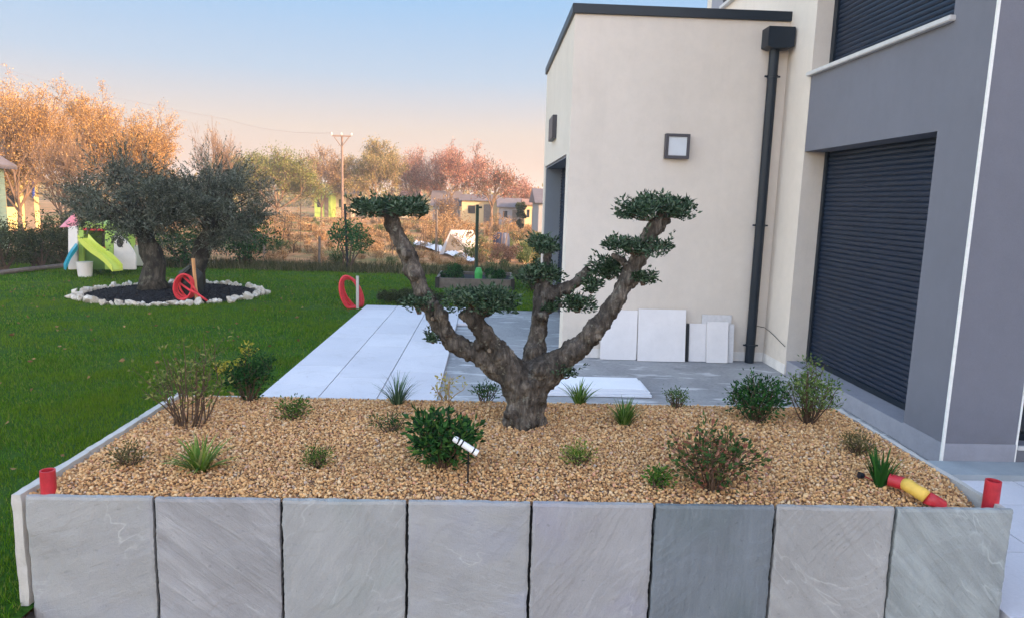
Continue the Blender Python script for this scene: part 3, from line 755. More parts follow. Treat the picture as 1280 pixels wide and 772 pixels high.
G_STRAW = [(0.04, 0.11, 0.012), (0.10, 0.20, 0.025), (0.19, 0.27, 0.05), (0.38, 0.34, 0.12)]

bush('airy_shrub', 'tall airy shrub with bare brown stems at the left edge of the planter', 238, 530, 112, 124, 26, 520, 0.030, [(.04, .065, .015), (.09, .13, .03), (.17, .19, .05), (.26, .24, .09)], 0.45, 0.4, 0.42, spread=.09, fill=1.0, clump=0.05)
bush('euonymus_shrub', 'round dark shrub with yellow young tips beside the pale terrace', 311, 498, 66, 74, 22, 1150, 0.026, G_DARK, 0.5, 0.5, 0.05, clump=0.06, young=190)
bush('spreading_shrub', 'small low sparse shrub on the gravel below the yellow-tipped shrub', 365, 525, 46, 26, 12, 260, 0.022, G_MID, 0.4, 0.4, 0.1)
strap_plant('strap_leaf_plant', 'yellow-green clump of wide arching strap leaves near the front left corner', 251, 586, 60, 44, 90, 0.013, G_STRAW, (0.1, 1.0), 0.8)
bush('sedum_plant', 'tiny grey-green tuft nearest the upright red pipe at the left corner', 159, 582, 40, 24, 12, 240, 0.018, G_DRY, 0.4, 0.5, 0.1, cat='plant')
bush('heather_plant', 'small green mound right of the wide strap-leaved clump', 398, 581, 42, 23, 16, 330, 0.016, G_MID, 0.32, 0.9, 0.1, cat='plant')
strap_plant('blue_grass', 'upright blue-green grass clump standing against the pale terrace', 497, 505, 40, 36, 120, 0.006, G_BLUE, (0.05, 0.7), 0.7, 'grass')
bush('wispy_plant', 'dark sparse wispy plant left of the bushy dark green shrub', 489, 539, 44, 28, 10, 190, 0.02, G_DARK + [(0.12, 0.07, 0.04)], 0.35, 0.4, 0.1, cat='plant')
bush('laurel_shrub', 'bushy dark green shrub with broad glossy leaves left of the olive trunk', 554, 584, 92, 82, 22, 760, 0.044, G_DARK + [(0.09, 0.17, 0.03)], 0.45, 0.3, 0.02, clump=0.07)
bush('upright_plant', 'small upright green plant just left of the olive trunk', 607, 498, 34, 24, 12, 200, 0.024, G_DARK + [(0.10, 0.15, 0.07)], 0.36, 0.8, 0.1, cat='plant')
bush('yellow_wispy_plant', 'thin pale plant with a few yellow leaves left of the olive trunk', 558, 497, 60, 40, 9, 60, 0.026, [(0.25, 0.20, 0.06), (0.40, 0.34, 0.05), (0.45, 0.38, 0.20)], 0.5, 0.4, 0.3, stem=mplain('straw_stems', (0.35, 0.25, 0.14), 0.8), cat='plant')
strap_plant('day_lily', 'fresh green lily clump in front of the stacked white boards', 724, 500, 42, 32, 60, 0.011, G_FRESH, (0.05, 0.8), 0.7)
strap_plant('tufted_grass', 'dense green grass tuft right of the olive trunk', 780, 531, 40, 30, 170, 0.006, G_FRESH, (0.05, 0.8), 0.5, 'grass')
bush('rosemary_plant', 'small fine-leaved green plant behind the reddish shrub at the back edge', 845, 507, 34, 26, 14, 260, 0.020, G_MID, 0.3, 0.8, 0.1, cat='plant')
bush('cushion_plant', 'small yellow-green cushion plant between the trunk and the front edge', 722, 580, 42, 26, 14, 330, 0.018, G_STRAW, 0.35, 0.6, 0.05, cat='plant')
bush('reddish_shrub', 'wide loose shrub with red and green leaves in the right half', 890, 609, 128, 96, 22, 620, 0.032, G_RED, 0.5, 0.3, 0.05, clump=0.09)
bush('seedling', 'tiny leafy green seedling left of the reddish shrub', 821, 607, 28, 24, 8, 170, 0.022, G_FRESH[:3], 0.5, 0.5, 0.1, cat='plant')
bush('dark_shrub', 'dark green shrub in front of the roller door, left of the paler one', 944, 527, 84, 66, 26, 1200, 0.026, G_DARK, 0.45, 0.3, 0.02, clump=0.07)
bush('pittosporum_shrub', 'pale green upright shrub beside the roller door at the right edge', 1010, 527, 76, 88, 28, 900, 0.024, [(0.03, 0.07, 0.015), (0.07, 0.13, 0.03), (0.13, 0.20, 0.05), (0.24, 0.30, 0.10)], 0.42, 0.6, 0.15, clump=0.05)
bush('dry_cushion', 'olive-brown dry cushion plant behind the vivid green iris', 1073, 568, 48, 27, 16, 420, 0.017, G_DRY, 0.4, 0.6, 0.02, cat='plant')
strap_plant('iris_plant', 'vivid green iris clump beside the red and yellow conduit', 1100, 606, 40, 44, 55, 0.014, [(0.012, 0.06, 0.012), (0.022, 0.10, 0.016), (0.05, 0.17, 0.03)], (0.02, 0.5), 0.3)

# ================================================================== PIPES AND SMALL THINGS IN THE PLANTER
pz = on_gravel(52, 616); k = pz.y / F
MB().pipe((pz.x, pz.y + .045, 0.38), (pz.x + .002, pz.y + .045, pz.z + 34 * k), 9.2 * k, 7.4 * k).build('upright_pipe', M['redpipe'], smooth=False, origin=pz)
o = bpy.data.objects['upright_pipe']; tag(o, 'short red pipe standing upright at the left front corner of the planter', 'pipe')
pz = at_z(1239, 632, HP - 0.02); pz.y += .035; k = pz.y / F; pz.x = at_y(1239, 620, pz.y).x; pt = at_y(1242, 600, pz.y)
MB().pipe((pz.x, pz.y, 0.25), (pt.x, pz.y, pt.z), 9.8 * k, 8.0 * k).build('upright_pipe', M['redpipe'], origin=pz)
tag(bpy.data.objects['upright_pipe.001'], 'short red pipe standing upright at the right front corner of the planter', 'pipe')
# red conduit with a yellow taped middle, coming out of the gravel
c0, c1, c2, c3, c4 = at_z(1112, 599, HP + .055), at_z(1130, 604, HP + .055), at_z(1146, 613, HP + .05), at_z(1158, 621, HP + .035), at_z(1175, 629, HP + .004)
cond = empty('taped_conduit', (c4.x, c4.y, HP)); tag(cond, 'red conduit with a yellow taped middle sticking out of the gravel', 'conduit')
rc = 8.4 * c1.y / F
MB().pipe(c1 + (c1 - c0) * 0.05, c0, rc * 1.02, rc * 0.8).build('red_end', M['redpipe'], cond)
MB().tube([c1, c1.lerp(c2, .4) + Vector((0, 0, .003)), c2, c2.lerp(c3, .5) + Vector((0, 0, .002)), c3], [rc * 1.0, rc * 1.07, rc * 0.98, rc * 1.08, rc], 18).build('yellow_sleeve', M['yellowtape'], cond, smooth=True)
MB().tube([c3, c3.lerp(c4, .5), c4, c4 + Vector((.012, .012, -.05))], [rc * 1.02, rc * 1.0, rc * .98, rc * .95], 18).build('red_tail', M['redpipe'], cond, smooth=True)
# white cylinder with black bands by the laurel
yl = on_gravel(554, 584).y - .15; d0, d1 = at_y(567, 547, yl), at_y(597, 566, yl - .01)
wl = empty('garden_spotlight', (d1.x, d1.y, HP)); tag(wl, 'small white cylinder with black bands leaning in the dark green shrub', 'garden light')
MB().tube([d0, d0.lerp(d1, .06), d1], [0.011, 0.0145, 0.0145], 16).build('body', mplain('white_plastic', (0.78, 0.78, 0.78), 0.4, 0.04), wl, smooth=False)
for t in (0.18, 0.32, 0.8): MB().tube([d0.lerp(d1, t), d0.lerp(d1, t + .05)], 0.0155, 16).build('band', M['dark'], wl)
MB().tube([d0.lerp(d1, .62) - Vector((0, 0, .010)), (d0.x * .38 + d1.x * .62, yl + .005, HP - .03)], .004, 6).build('spike', M['dark'], wl)
q = on_gravel(1076, 600); sl = empty('spike_light', q); tag(sl, 'tiny black spike light lying on the gravel left of the iris', 'garden light')
MB().tube([(q.x - .012, q.y, q.z + .025), (q.x + .010, q.y, q.z + .022)], [.016, .012], 12).build('head', M['anthracite'], sl)
MB().tube([(q.x + .010, q.y, q.z + .022), (q.x + .05, q.y - .01, q.z + .004)], [.004, .002], 8).build('spike', M['redpipe'], sl)
#HOUSE#
HAZE = 0.0020
# ================================================================== HOUSE
house = empty('house', (A, YC, 0)); tag(house, 'modern flat-roofed house in cream and dark grey render with closed roller shutters', 'house')
ZT = 6.6
# extension: front wall, left wall pieces round the recessed side opening
ob0 = at_x(708, 193.6, XE); ob1 = at_x(684.8, 206, XE); OY0, OY1, OZ = ob0.y, YX2 - 0.25, (ob0.z + ob1.z) / 2
OZ = 2.42 if not 2.1 < OZ < 2.8 else OZ
b = MB()
b.box((XE, YX, 0.0), (A, YX + 0.3, HE)); b.box((XE, YX + 0.3, 0.0), (XE + 0.3, OY0, HE)); b.box((XE, OY0, OZ), (XE + 0.3, OY1, HE)); b.box((XE, OY1, 0), (XE + 0.3, YX2, HE))
b.box((XE + 0.3, YX2 - .3, 0), (A + 0.3, YX2, HE)); b.box((XE + .3, YX + .3, HE - .2), (A, YX2 - .3, HE - .05))
b.build('extension_wall', M['cream'], house)
b = MB()
b.box((A, YE, 0.0), (A + 0.34, YX + 3.2, ZT)); b.box((A + 0.34, YX + 2.9, 0), (12, YX + 3.2, ZT))
b.box((8.0, -14, 0), (18, YC - .01, 7.2)); b.box((4.6, YX + 3.2, 0), (12, 13.6, ZT)); b.box((11.7, YC + .3, 0), (12, YX + 2.9, ZT))  # unseen front wing and hidden rear block, added to cast shade over the garden
b.build('cream_wall_and_shade_blocks', M['cream'], house)
# grey lintel, pier and front wall with window opening at the far right
wx0 = at_y(1273.5, 540, YC).x; wz0 = at_y(1273, 556, YC).z
b = MB()
b.box((A + .003, YD, LINT), (A + .34, YE - .002, SILL - .04))
wY = at_x(1193, 12, A).y; pY = at_x(1196, 22, A).y
b.box((A, YC, 0), (A + .34, YD, SILL - .04)); b.box((A, YC, SILL - .04), (A + .34, wY, ZT)); b.box((A + .002, wY, 5.55), (A + .34, YE - .002, ZT))
b.box((A + .34, YC, 0), (wx0, YC + .34, ZT)); b.box((wx0, YC, 0), (wx0 + 1.6, YC + .34, wz0)); b.box((wx0, YC, 2.3), (wx0 + 1.6, YC + .34, ZT)); b.box((wx0 + 1.6, YC, 0), (12, YC + .34, ZT))
b.build('grey_wall', M['grey'], house)
b = MB(); b.box((A + .05, YC + .05, ZT), (12, YX + 3.15, ZT + .12)); b.box((8.05, -13.95, 7.2), (17.95, YC - .1, 7.3)); b.build('roof', M['anthracite'], house)  # includes a cap on the added, unseen shade-casting wing
b = MB(); b.box((A - .006, YC - .006, 0), (A - .0005, YD + .0, .17)); b.box((A - .006, YC - .0065, 0), (wx0 - .01, YC - .0005, .17)); b.build('plinth', M['plinth'], house)
b = MB(); b.box((XE - .0, YX - .006, 0), (A - .006, YX - .0005, .105)); b.box((A - .006, YE + .0, 0), (A - .0005, YX - .0, .105)); b.build('skirting', M['whiteplinth'], house)
MB().box((A - .008, YC - .009, 0), (A + .010, YC + .010, ZT)).build('corner_bead', M['bead'], house, bevel=0.002)
MB().box((wx0 - .012, YC - .006, 0), (wx0, YC + .01, 2.3)).build('corner_bead', M['bead'], house)
# front window at the frame's right edge
wn = MB(); wn.box((wx0, YC + .14, wz0), (wx0 + 1.6, YC + .16, 2.3)); wno = wn.build('window', M['glass'], house)
f = MB(); f.box((wx0, YC + .11, wz0), (wx0 + .05, YC + .18, 2.3)); f.box((wx0 + .05, YC + .11, wz0), (wx0 + 1.55, YC + .18, wz0 + .05)); f.box((wx0 + .05, YC + .11, 2.25), (wx0 + 1.55, YC + .18, 2.3)); f.box((wx0 + 1.55, YC + .11, wz0), (wx0 + 1.6, YC + .18, 2.3))
f.build('frame', M['anthracite'], wno); MB().box((wx0 - .0, YC - .02, wz0 - .03), (wx0 + 1.6, YC + .11, wz0 - .002)).build('sill', M['sill'], wno)
# copings
b = MB(); zt = HE
b.box((XE - .03, YX - .03, zt - .055), (A + .001, YX + .32, zt + .045)); b.box((XE - .03, YX + .32, zt - .055), (XE + .32, YX2 + .03, zt + .045))
b.build('roof_coping', M['anthracite'], house, bevel=0.004)


def slats(x, y0, y1, z0, z1, pitch=0.045, depth=0.009):
    """roller curtain facing -x: rounded slats as one profile drawn along y"""
    prof = []; n = int((z1 - z0) / pitch); p = (z1 - z0) / n
    for i in range(n):
        for t in (0.0, 0.12, 0.35, 0.6, 0.85): prof.append((x - depth * math.sin(math.pi * min(1, t / 0.9)) ** 0.7, z0 + (i + t) * p))
        prof.append((x + 0.003, z0 + (i + 0.93) * p))
    prof.append((x, z1)); m_ = MB(); k = len(prof)
    m_.add([(a, y0, z) for a, z in prof] + [(a, y1, z) for a, z in prof], [(i, i + 1, i + 1 + k, i + k) for i in range(k - 1)]); return m_


RX = A + 0.245
sh = slats(RX, YD, YE, 0.20, LINT).build('roller_shutter', M['shutter'], house)
MB().box((RX - .03, YE - .055, .16), (RX + .03, YE - .001, LINT)).build('guide_rail', M['anthracite'], sh); MB().box((RX - .03, YD + .001, .16), (RX + .03, YD + .055, LINT)).build('guide_rail', M['anthracite'], sh)
MB().box((RX - .015, YD + .056, .155), (RX + .012, YE - .056, .205)).build('bottom_bar', M['anthracite'], sh)
MB().box((A + .012, YD, 0), (A + .34, YE, .15)).build('door_sill', M['plinth'], house)
wsx = A + .20
wsh = slats(wsx, wY, YE, SILL, 5.55).build('window_shutter', M['shutter'], house)
MB().box((wsx - .03, YE - .075, SILL), (wsx + .03, YE - .001, 5.55)).build('guide_rail', M['anthracite'], wsh); MB().box((wsx - .03, wY, SILL), (wsx + .03, wY + .05, 5.55)).build('guide_rail', M['anthracite'], wsh)
MB().box((A - .045, wY - .03, SILL - .04), (A + .25, YE + .03, SILL)).build('window_sill', M['sill'], house, bevel=0.006)
# window high on the rear facade, above the extension roof
hp = at_x(905, 8, A); hy0, hy1 = 7.7, hp.y; rz_ = hp.z
MB().box((A - .06, hy0 - .04, rz_ - .04), (A - .0005, hy1 + .02, rz_)).build('window_sill', M['sill'], house)
bb = at_x(890, 5, A).y; MB().box((A - .004, hy1 + .03, HE), (A - .0006, bb, ZT)).build('grey_band', M['plinth'], house)
hs = slats(A - .012, hy0, hy1, rz_ + .001, 5.4).build('window_shutter', M['shutter'], house)
# side opening of the extension
so = slats(XE + .27, OY0, OY1, 0.03, OZ); so.v = [(x, y, z) for x, y, z in so.v]; so = so.build('side_shutter', M['shutter'], house)
MB().box((XE + .02, OY1 - .03, 0.0), (XE + .26, OY1 - .002, OZ - .002)).build('door_jamb', mrender('blue_grey_jamb', (0.20, 0.22, 0.25)), house)
MB().box((XE + .02, OY0, OZ - .03), (XE + .26, OY1 - .032, OZ - .002)).build('door_head', M['grey'], house)
v0, v1 = at_x(691.5, 150, XE), at_x(695.5, 173, XE)
vt = MB(); vt.box((XE - .06, v1.y, v1.z), (XE - .0, v0.y, v0.z)); MB_v = vt.build('wall_vent', M['lampframe'], house, bevel=.004)
# square wall light
l0, l1 = at_y(831, 169, YX), at_y(859, 198, YX); lx, lz, hw = (l0.x + l1.x) / 2, (l0.z + l1.z) / 2, (l1.x - l0.x) / 2
b = MB(); t = hw * 0.24; y0, y1 = YX - .075, YX - .001
b.box((lx - hw, y0, lz - hw), (lx + hw, y1, lz - hw + t)); b.box((lx - hw, y0, lz + hw - t), (lx + hw, y1, lz + hw)); b.box((lx - hw, y0, lz - hw + t), (lx - hw + t, y1, lz + hw - t)); b.box((lx + hw - t, y0, lz - hw + t), (lx + hw, y1, lz + hw - t))
wlamp = b.build('wall_light', M['lampframe'], house)
MB().box((lx - hw + t, y0 + .012, lz - hw + t), (lx + hw - t, y1, lz + hw - t)).build('diffuser', M['lampglass'], wlamp)
# downpipe with hopper
h0, h1 = at_y(956, 36, YX - .07), at_y(989, 64, YX - .07); dt, db = at_y(967, 66, YX - .07), at_y(937, 454, YX - .07); dx = (dt.x + db.x) / 2
b = MB(); b.tube([(dx, YX - .07, 0.0), (dx, YX - .07, h1.z)], .052, 20); dp = b.build('downpipe', M['anthracite'], house, smooth=False)
b = MB(); hx0, hx1 = h0.x, min(h1.x, A - .02); b.prism([(hx0, h1.z + .02), (dx - .06, h1.z - .0), (dx + .06, h1.z - .0), (hx1, h1.z + .02), (hx1, h0.z), (hx0, h0.z)], 'y', YX - .20, YX - .002); b.build('hopper', M['anthracite'], dp, bevel=.004)
for py_, px_ in ((96, 965), (282, 950), (431, 938)):
    z = at_y(px_, py_, YX - .07).z; b = MB(); b.tube([(dx, YX - .07, z - .012), (dx, YX - .07, z + .012)], .060, 20); b.box((dx - .085, YX - .078, z - .009), (dx + .085, YX - .062, z + .009)); b.box((dx - .012, YX - .03, z - .009), (dx + .012, YX, z + .009)); b.build('bracket', M['anthracite'], dp)
b = MB(); b.tube([(dx + .05, YX - .012, .42), (A - .012, YX - .012, .40), (A - .012, YX - .2, .38), (A - .012, YE + .02, .30)], .0035, 5); b.build('cable', M['dark'], house)
b = MB(); b.box((X1 + .04, YC - .26, -.004), (9.0, YC - .008, .045)); b.build('wall_step', mplain('step_concrete', (0.28, 0.31, 0.33), .8, .1, 5, .1))['kind'] = 'structure'

# ------------------------------------------------------------------ things on the slab
def panel(px0, px1, py0, py1, lab, lean=.05, off=0.0, mat=None, th=.018):
    a, c = at_y(px0, py0, YX - .03 - off), at_y(px1, py0, YX - .03 - off); zt_ = a.z; x0_, x1_ = a.x, c.x
    b_ = MB(); b_.add([(x0_, YX - lean - off - th, .001), (x1_, YX - lean - off - th, .001), (x1_, YX - lean - off, .003), (x0_, YX - lean - off, .003),
                       (x0_, YX - .012 - off - th, zt_), (x1_, YX - .012 - off - th, zt_), (x1_, YX - .012 - off, zt_), (x0_, YX - .012 - off, zt_)],
                      [(0, 3, 2, 1), (4, 5, 6, 7), (0, 1, 5, 4), (1, 2, 6, 5), (2, 3, 7, 6), (3, 0, 4, 7)])
    o_ = b_.build('leaning_tile', mat or M['whiteboard'], bevel=.0015, origin=((x0_ + x1_) / 2, YX - .05, 0)); return tag(o_, lab, 'tile')


panel(752, 797.5, 387, 450, 'white tile leaning on the cream wall nearest the olive trunk', .07)
panel(798.5, 858, 386, 450, 'tallest and widest white tile leaning on the cream wall', .09, .022)
panel(862, 885, 404, 451, 'narrow white tile leaning right of the dark strip', .07)
panel(884.5, 911, 402, 452, 'narrow white tile in front of the taller white offcut', .075, .045)
panel(878, 915, 393, 451, 'white offcut rising behind the two narrow white tiles', .04, .0, M['whiteedge'], .012)
panel(911.5, 918, 405, 452, 'thin white tile edge nearest the black downpipe', .06, .03, M['whiteedge'])
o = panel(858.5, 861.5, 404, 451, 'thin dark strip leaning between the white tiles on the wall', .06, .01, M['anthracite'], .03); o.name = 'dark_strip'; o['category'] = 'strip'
# stacked foam boards on the slab
p0, p1 = at_z(815, 497, 0), at_z(808, 474, .055)
for i in range(3):
    y0_ = p0.y + .015 * (i == 1) + .03 * (i == 2); x1_ = p0.x - (0.0, .015, .05)[i]
    b = MB(); b.box((.22 + .02 * i, y0_, .002 + i * .024), (x1_, min(p1.y, y0_ + 1.0), .0245 + i * .024)); o = b.build('foam_board', M['foam'], bevel=.002, origin=(.5, y0_, .0))
    tag(o, ('bottom white board of the low stack lying on the grey slab', 'middle white board of the low stack lying on the grey slab', 'top white board of the low stack lying on the grey slab')[i], 'board', 'white boards stacked on the slab')

# ================================================================== RED HOSES AND STAKES
def coil(name, lab, cx, cy, Y, rx, rz, r, turns, tail, stake):
    c = at_y(cx, cy, Y); root = empty(name, (c.x, c.y, 0)); tag(root, lab, 'hose'); b_ = MB()
    for k_ in range(turns):
        ph = random.uniform(0, 6); pts = []
        for i in range(29):
            a = 6.2832 * i / 28 + ph; q = 1 + .05 * k_ * math.sin(a * 2 + k_) - .04 * k_
            lx_ = math.cos(a) * rx * q; lz_ = math.sin(a) * rz * q; pts.append((c.x + lx_ * math.cos(tail[0]) + lz_ * tail[1] + .01 * k_, c.y + lx_ * math.sin(tail[0]) + .035 * (k_ - turns / 2), max(r, c.z + lz_)))
        b_.tube(pts, r, 10, cap=False)
    for pl_ in tail[2]: b_.tube([at_y(x_, y_, Y + dy_) for x_, y_, dy_ in pl_], r, 10)
    b_.build('tubing', M['redhose'], root, smooth=True)
    return root


coil('hose_coil', 'red plastic hose coil hanging on a pale stake at the terrace corner', 438.5, 366, 11.15, .15, .27, .020, 4, (0.5, -.22, []), None)
s0, s1 = at_y(447, 387, 11.1), at_y(446, 345, 11.1)
tag(MB().box((s0.x - .02, 11.08, -.05), (s0.x + .02, 11.12, s1.z)).build('wooden_stake', M['grey_stake'], origin=(s0.x, 11.1, 0)), 'pale grey stake holding the red hose coil at the terrace corner', 'stake')
coil('hose_loop', 'red hose looped against a stake in front of the stone-ringed olives', 231, 358, CY - .95, .13, .20, .017, 4, (0.3, .1, [[(222, 352, 0), (236, 362, -.05), (248, 368, -.08), (259, 376, -.1)], [(228, 345, 0), (240, 356, -.03), (252, 374, -.05)]]), None)
s0, s1 = at_y(246, 372, CY - .9), at_y(242, 323, CY - .9)
tag(MB().tube([(s0.x, CY - .9, 0), (s1.x, CY - .92, s1.z)], .028, 6).build('wooden_stake', M['stake'], origin=(s0.x, CY - .9, 0)), 'orange-brown wooden stake standing inside the ring of white stones', 'stake')
c = at_y(240, 342, CY - .6); b = MB(); iv, fi = ico(); b.add([(c.x + v[0] * .24 * random.uniform(.8, 1.1), c.y + v[1] * .16, max(0, .28 + v[2] * .32 * random.uniform(.8, 1.15))) for v in iv], [tuple(f_) for f_ in fi]); b.tube([(c.x - .2, c.y - .1, .02), (c.x - .12, c.y - .15, .4), (c.x + .05, c.y - .17, .55)], [.06, .05, .03], 6)
tag(b.build('garden_bag', mplain('dark_plastic', (.018, .02, .018), .5, .3, 20, .6, 12), origin=(c.x, c.y, 0)), 'dark crumpled bag behind the red hose at the olive trunk', 'bag')

# ================================================================== STONE RING WITH TWIN OLIVES
a = np.linspace(0, 6.2832, 49)[:-1]; ring = [(CX, CY, .055)] + [(CX + math.cos(t) * RXr * 1.03, CY + math.sin(t) * RYr * 1.03, .006) for t in a]
mv = [(CX, CY, .07)]; mf = []
for j, q in enumerate((.33, .66, 1.0)):
    for t in a: mv.append((CX + math.cos(t) * RXr * q, CY + math.sin(t) * RYr * q, .07 - .06 * q ** 3 + random.uniform(-.012, .012)))
for i in range(48):
    mf.append((0, 1 + i, 1 + (i + 1) % 48))
    for j in range(2): o_ = 1 + j * 48; mf += [(o_ + i, o_ + 48 + i, o_ + 48 + (i + 1) % 48), (o_ + i, o_ + 48 + (i + 1) % 48, o_ + (i + 1) % 48)]
o = np_obj('mulch', mv, mf, M['soil_dark'], smooth=False)
n = 5000; t = RNG.random(n) * 6.283; q = np.sqrt(RNG.random(n)) * .97
P = np.stack([CX + np.cos(t) * RXr * q, CY + np.sin(t) * RYr * q, .07 - .06 * q ** 3 + RNG.uniform(0, .012, n)], 1)
v, f, r_ = stones(P, RNG.uniform(.015, .032, n), .4); mo = np_obj('mulch_chips', v, f, M['soil_dark'], rnd=r_)
tag(mo, 'black mulch inside the white stone ring', 'mulch', kind='stuff'); o['kind'] = 'structure'
M['whitestone'] = NT('white_stone'); s = M['whitestone']; ff = s.noise(9, 6, .65); fo = s.n('ObjectInfo')
col = s.ramp(ff, [(.3, (.32, .28, .23)), (.5, (.58, .54, .47)), (.7, (.74, .71, .66))]); col = s.mix(s.math('MULTIPLY', fo.outputs['Random'], .55), col, (.36, .29, .21)); s.bump(ff, .7, .04); M['whitestone'] = s.done(col, .85, .2)
stone_me = []
for i in range(7):
    v, f, _ = stones(np.zeros((1, 3)), 0.09, .8, .42); me = bpy.data.meshes.new('ring_stone'); me.from_pydata([tuple(x) for x in v], [], [tuple(x) for x in f]); bm = bmesh.new(); bm.from_mesh(me)
    bmesh.ops.recalc_face_normals(bm, faces=bm.faces); bmesh.ops.bevel(bm, geom=list(bm.edges), offset=.006, segments=1, affect='EDGES', clamp_overlap=True)
    bm.to_mesh(me); bm.free(); me.materials.append(M['whitestone']); stone_me.append(me)
for i in range(150):
    o = bpy.data.objects.new('ring_stone', stone_me[i % 7]); COL.objects.link(o); t = 6.2832 * i / 150 * 1.0 + random.uniform(-.03, .03); q = 1.03 + random.choice((0, 0, .055, .10)) * random.uniform(.4, 1)
    sc = random.uniform(.55, 1.15); sc *= .9; o.scale = (sc * random.uniform(.75, 1.2), sc * random.uniform(.7, 1.0), sc * random.uniform(.65, 1.1)); o.location = (CX + math.cos(t) * RXr * q, CY + math.sin(t) * RYr * q, .045 * sc); o.rotation_euler = (random.uniform(-.3, .3), random.uniform(-.3, .3), random.uniform(0, 6.3))
    tag(o, 'rough whitish stone edging the ring round the twin olives', 'stone', 'white stones edging the olive ring')

M['olive_leaf'] = mleaf('olive_leaves', [(.022, .030, .018), (.054, .066, .042), (.10, .115, .08), (.20, .21, .165)], .5, .15, None, .3)


def olive_tree(lab, base, tr_pts, crown, nclump, seed):
    random.seed(seed); root = empty('olive_tree', base); tag(root, lab, 'olive tree')
    b_ = MB(); b_.tube([p for p, r in tr_pts], [r for p, r in tr_pts], 14, jit=.10); top = Vector(tr_pts[-1][0]); fork = Vector(tr_pts[-2][0])
    for dx_ in (-.13, .12): b_.tube([(base[0] + dx_, base[1] - .05, -.03), (base[0] + dx_ * .6, base[1] - .04, .25), Vector(tr_pts[2][0])], [.065, .065, .055], 9, jit=.1)
    cs, rs = [], []; ce, cr = Vector(crown[0]), Vector(crown[1])
    for i in range(nclump):
        u = Vector((random.gauss(0, 1), random.gauss(0, 1), random.gauss(0, 1))).normalized() * random.random() ** .36; c = Vector((ce.x + u.x * cr.x, ce.y + u.y * cr.y, ce.z + u.z * cr.z))
        cs.append(tuple(c)); rr_ = random.uniform(.13, .24); rs.append((rr_, rr_, rr_ * .8))
        if i % 2 == 0: st_ = top if i % 4 else fork; md = st_.lerp(c, .5) + Vector((random.uniform(-.1, .1), random.uniform(-.1, .1), .06)); b_.tube([st_, st_.lerp(md, .5), md, c], [.040, .026, .015, .006], 6, jit=.08)
    b_.build('trunk', M['bark_far'], root, smooth=True)
    p, d = cloud(cs, rs, 220, 1.0)
    ws = []                                                            # feathery shoots that break the outline
    for c in cs:
        for j in range(7):
            u = (Vector(c) - ce).normalized() + Vector((random.gauss(0, .4), random.gauss(0, .4), random.gauss(.25, .35)))
            for q_ in range(16): ws.append((*(Vector(c) + u * (.08 + .26 * q_ / 16)), *(u + Vector((random.gauss(0, .7), random.gauss(0, .7), random.gauss(0, .7))))))
    ws = np.array(ws); p = np.concatenate([p, ws[:, :3]]); d = np.concatenate([d, ws[:, 3:]])
    v, f = leaves(p, d, RNG.uniform(.04, .07, len(p)), RNG.uniform(.013, .020, len(p))); np_obj('crown', v, f, M['olive_leaf'], root, leaf_rnd(len(p)))
    return root


def yp(px, py, Y): p = at_y(px, py, Y); return (p.x, p.y, p.z)


Yt = CY - .05; k = Yt / F; Y2 = CY + .35
olive_tree('left olive of the twin olives, upright gnarled trunk in black mulch', yp(191, 357, Yt), [(yp(191, 360, Yt), 19 * k), (yp(190, 348, Yt), 15 * k), (yp(194, 330, Yt), 13 * k), (yp(189, 314, Yt), 13 * k), (yp(184, 302, Yt), 10 * k), (yp(180, 286, Yt), 9 * k)], (yp(166, 252, Yt), (.86, .85, .56)), 90, 11)
olive_tree('right olive of the twin olives, trunk leaning right behind the red hose', yp(245, 350, Y2), [(yp(244, 354, Y2), 13 * k), (yp(246, 338, Y2), 11 * k), (yp(250, 322, Y2), 10.5 * k), (yp(256, 306, Y2), 11 * k), (yp(263, 292, Y2), 10 * k), (yp(268, 278, Y2), 9 * k)], (yp(268, 256, Y2), (.80, .80, .66)), 90, 12)
random.seed(21)

# ================================================================== PLAYHOUSE
PY = 14.6; pk = PY / F


def U(px, py, dy=0.0): p = at_y(px, py, PY + dy); return p


pc = {n_: mplain('toy_' + n_, c_, .4, .06, 6, spec=.4) for n_, c_ in dict(white=(.72, .66, .62), lime=(.36, .52, .10), red=(.60, .03, .05), pink=(.62, .20, .24), yellow=(.55, .60, .08), teal=(.02, .30, .40), green=(.10, .19, .04)).items()}
ph = empty('playhouse', U(125, 336)); tag(ph, 'plastic toy playhouse in lime and white with a pink pointed roof', 'playhouse')


def plate(pts, dy0, dy1, mat, name, parent=ph):
    q_ = [U(x_, y_) for x_, y_ in pts]; b_ = MB(); b_.prism([(p.x, max(p.z, .0)) for p in q_], 'y', PY + dy0, PY + dy1); return b_.build(name, mat, parent, bevel=.008)


plate([(85, 337), (85, 284), (97, 282), (97, 337)], 0, .9, pc['white'], 'tower_wall')
plate([(97.3, 337), (97.3, 279), (104, 277), (104, 337)], .02, .9, pc['lime'], 'front_panel')
plate([(104, 337), (104, 312), (132, 312), (132, 337)], .06, .10, pc['green'], 'front_panel')
plate([(104, 285), (104, 277), (131, 281), (131, 287)], .02, .9, pc['lime'], 'front_panel')
fr_ = plate([(104, 288), (104, 285), (131, 286.5), (131, 289)], -.02, .04, pc['red'], 'window_frame'); plate([(121, 313), (121, 308), (132, 309), (132, 314)], -.02, .04, pc['red'], 'window_ledge')
plate([(104, 312), (104, 288), (131, 289), (131, 312)], .70, .74, mplain('dim_plastic', (.12, .10, .10), .6), 'inner_wall')
plate([(131.2, 337), (131.2, 288), (142, 293), (142, 337)], -.01, .9, pc['lime'], 'corner_post')
wp = [(142, 337), (142, 294), (150, 295), (158, 302), (165, 311), (169.5, 320), (169.5, 337)]
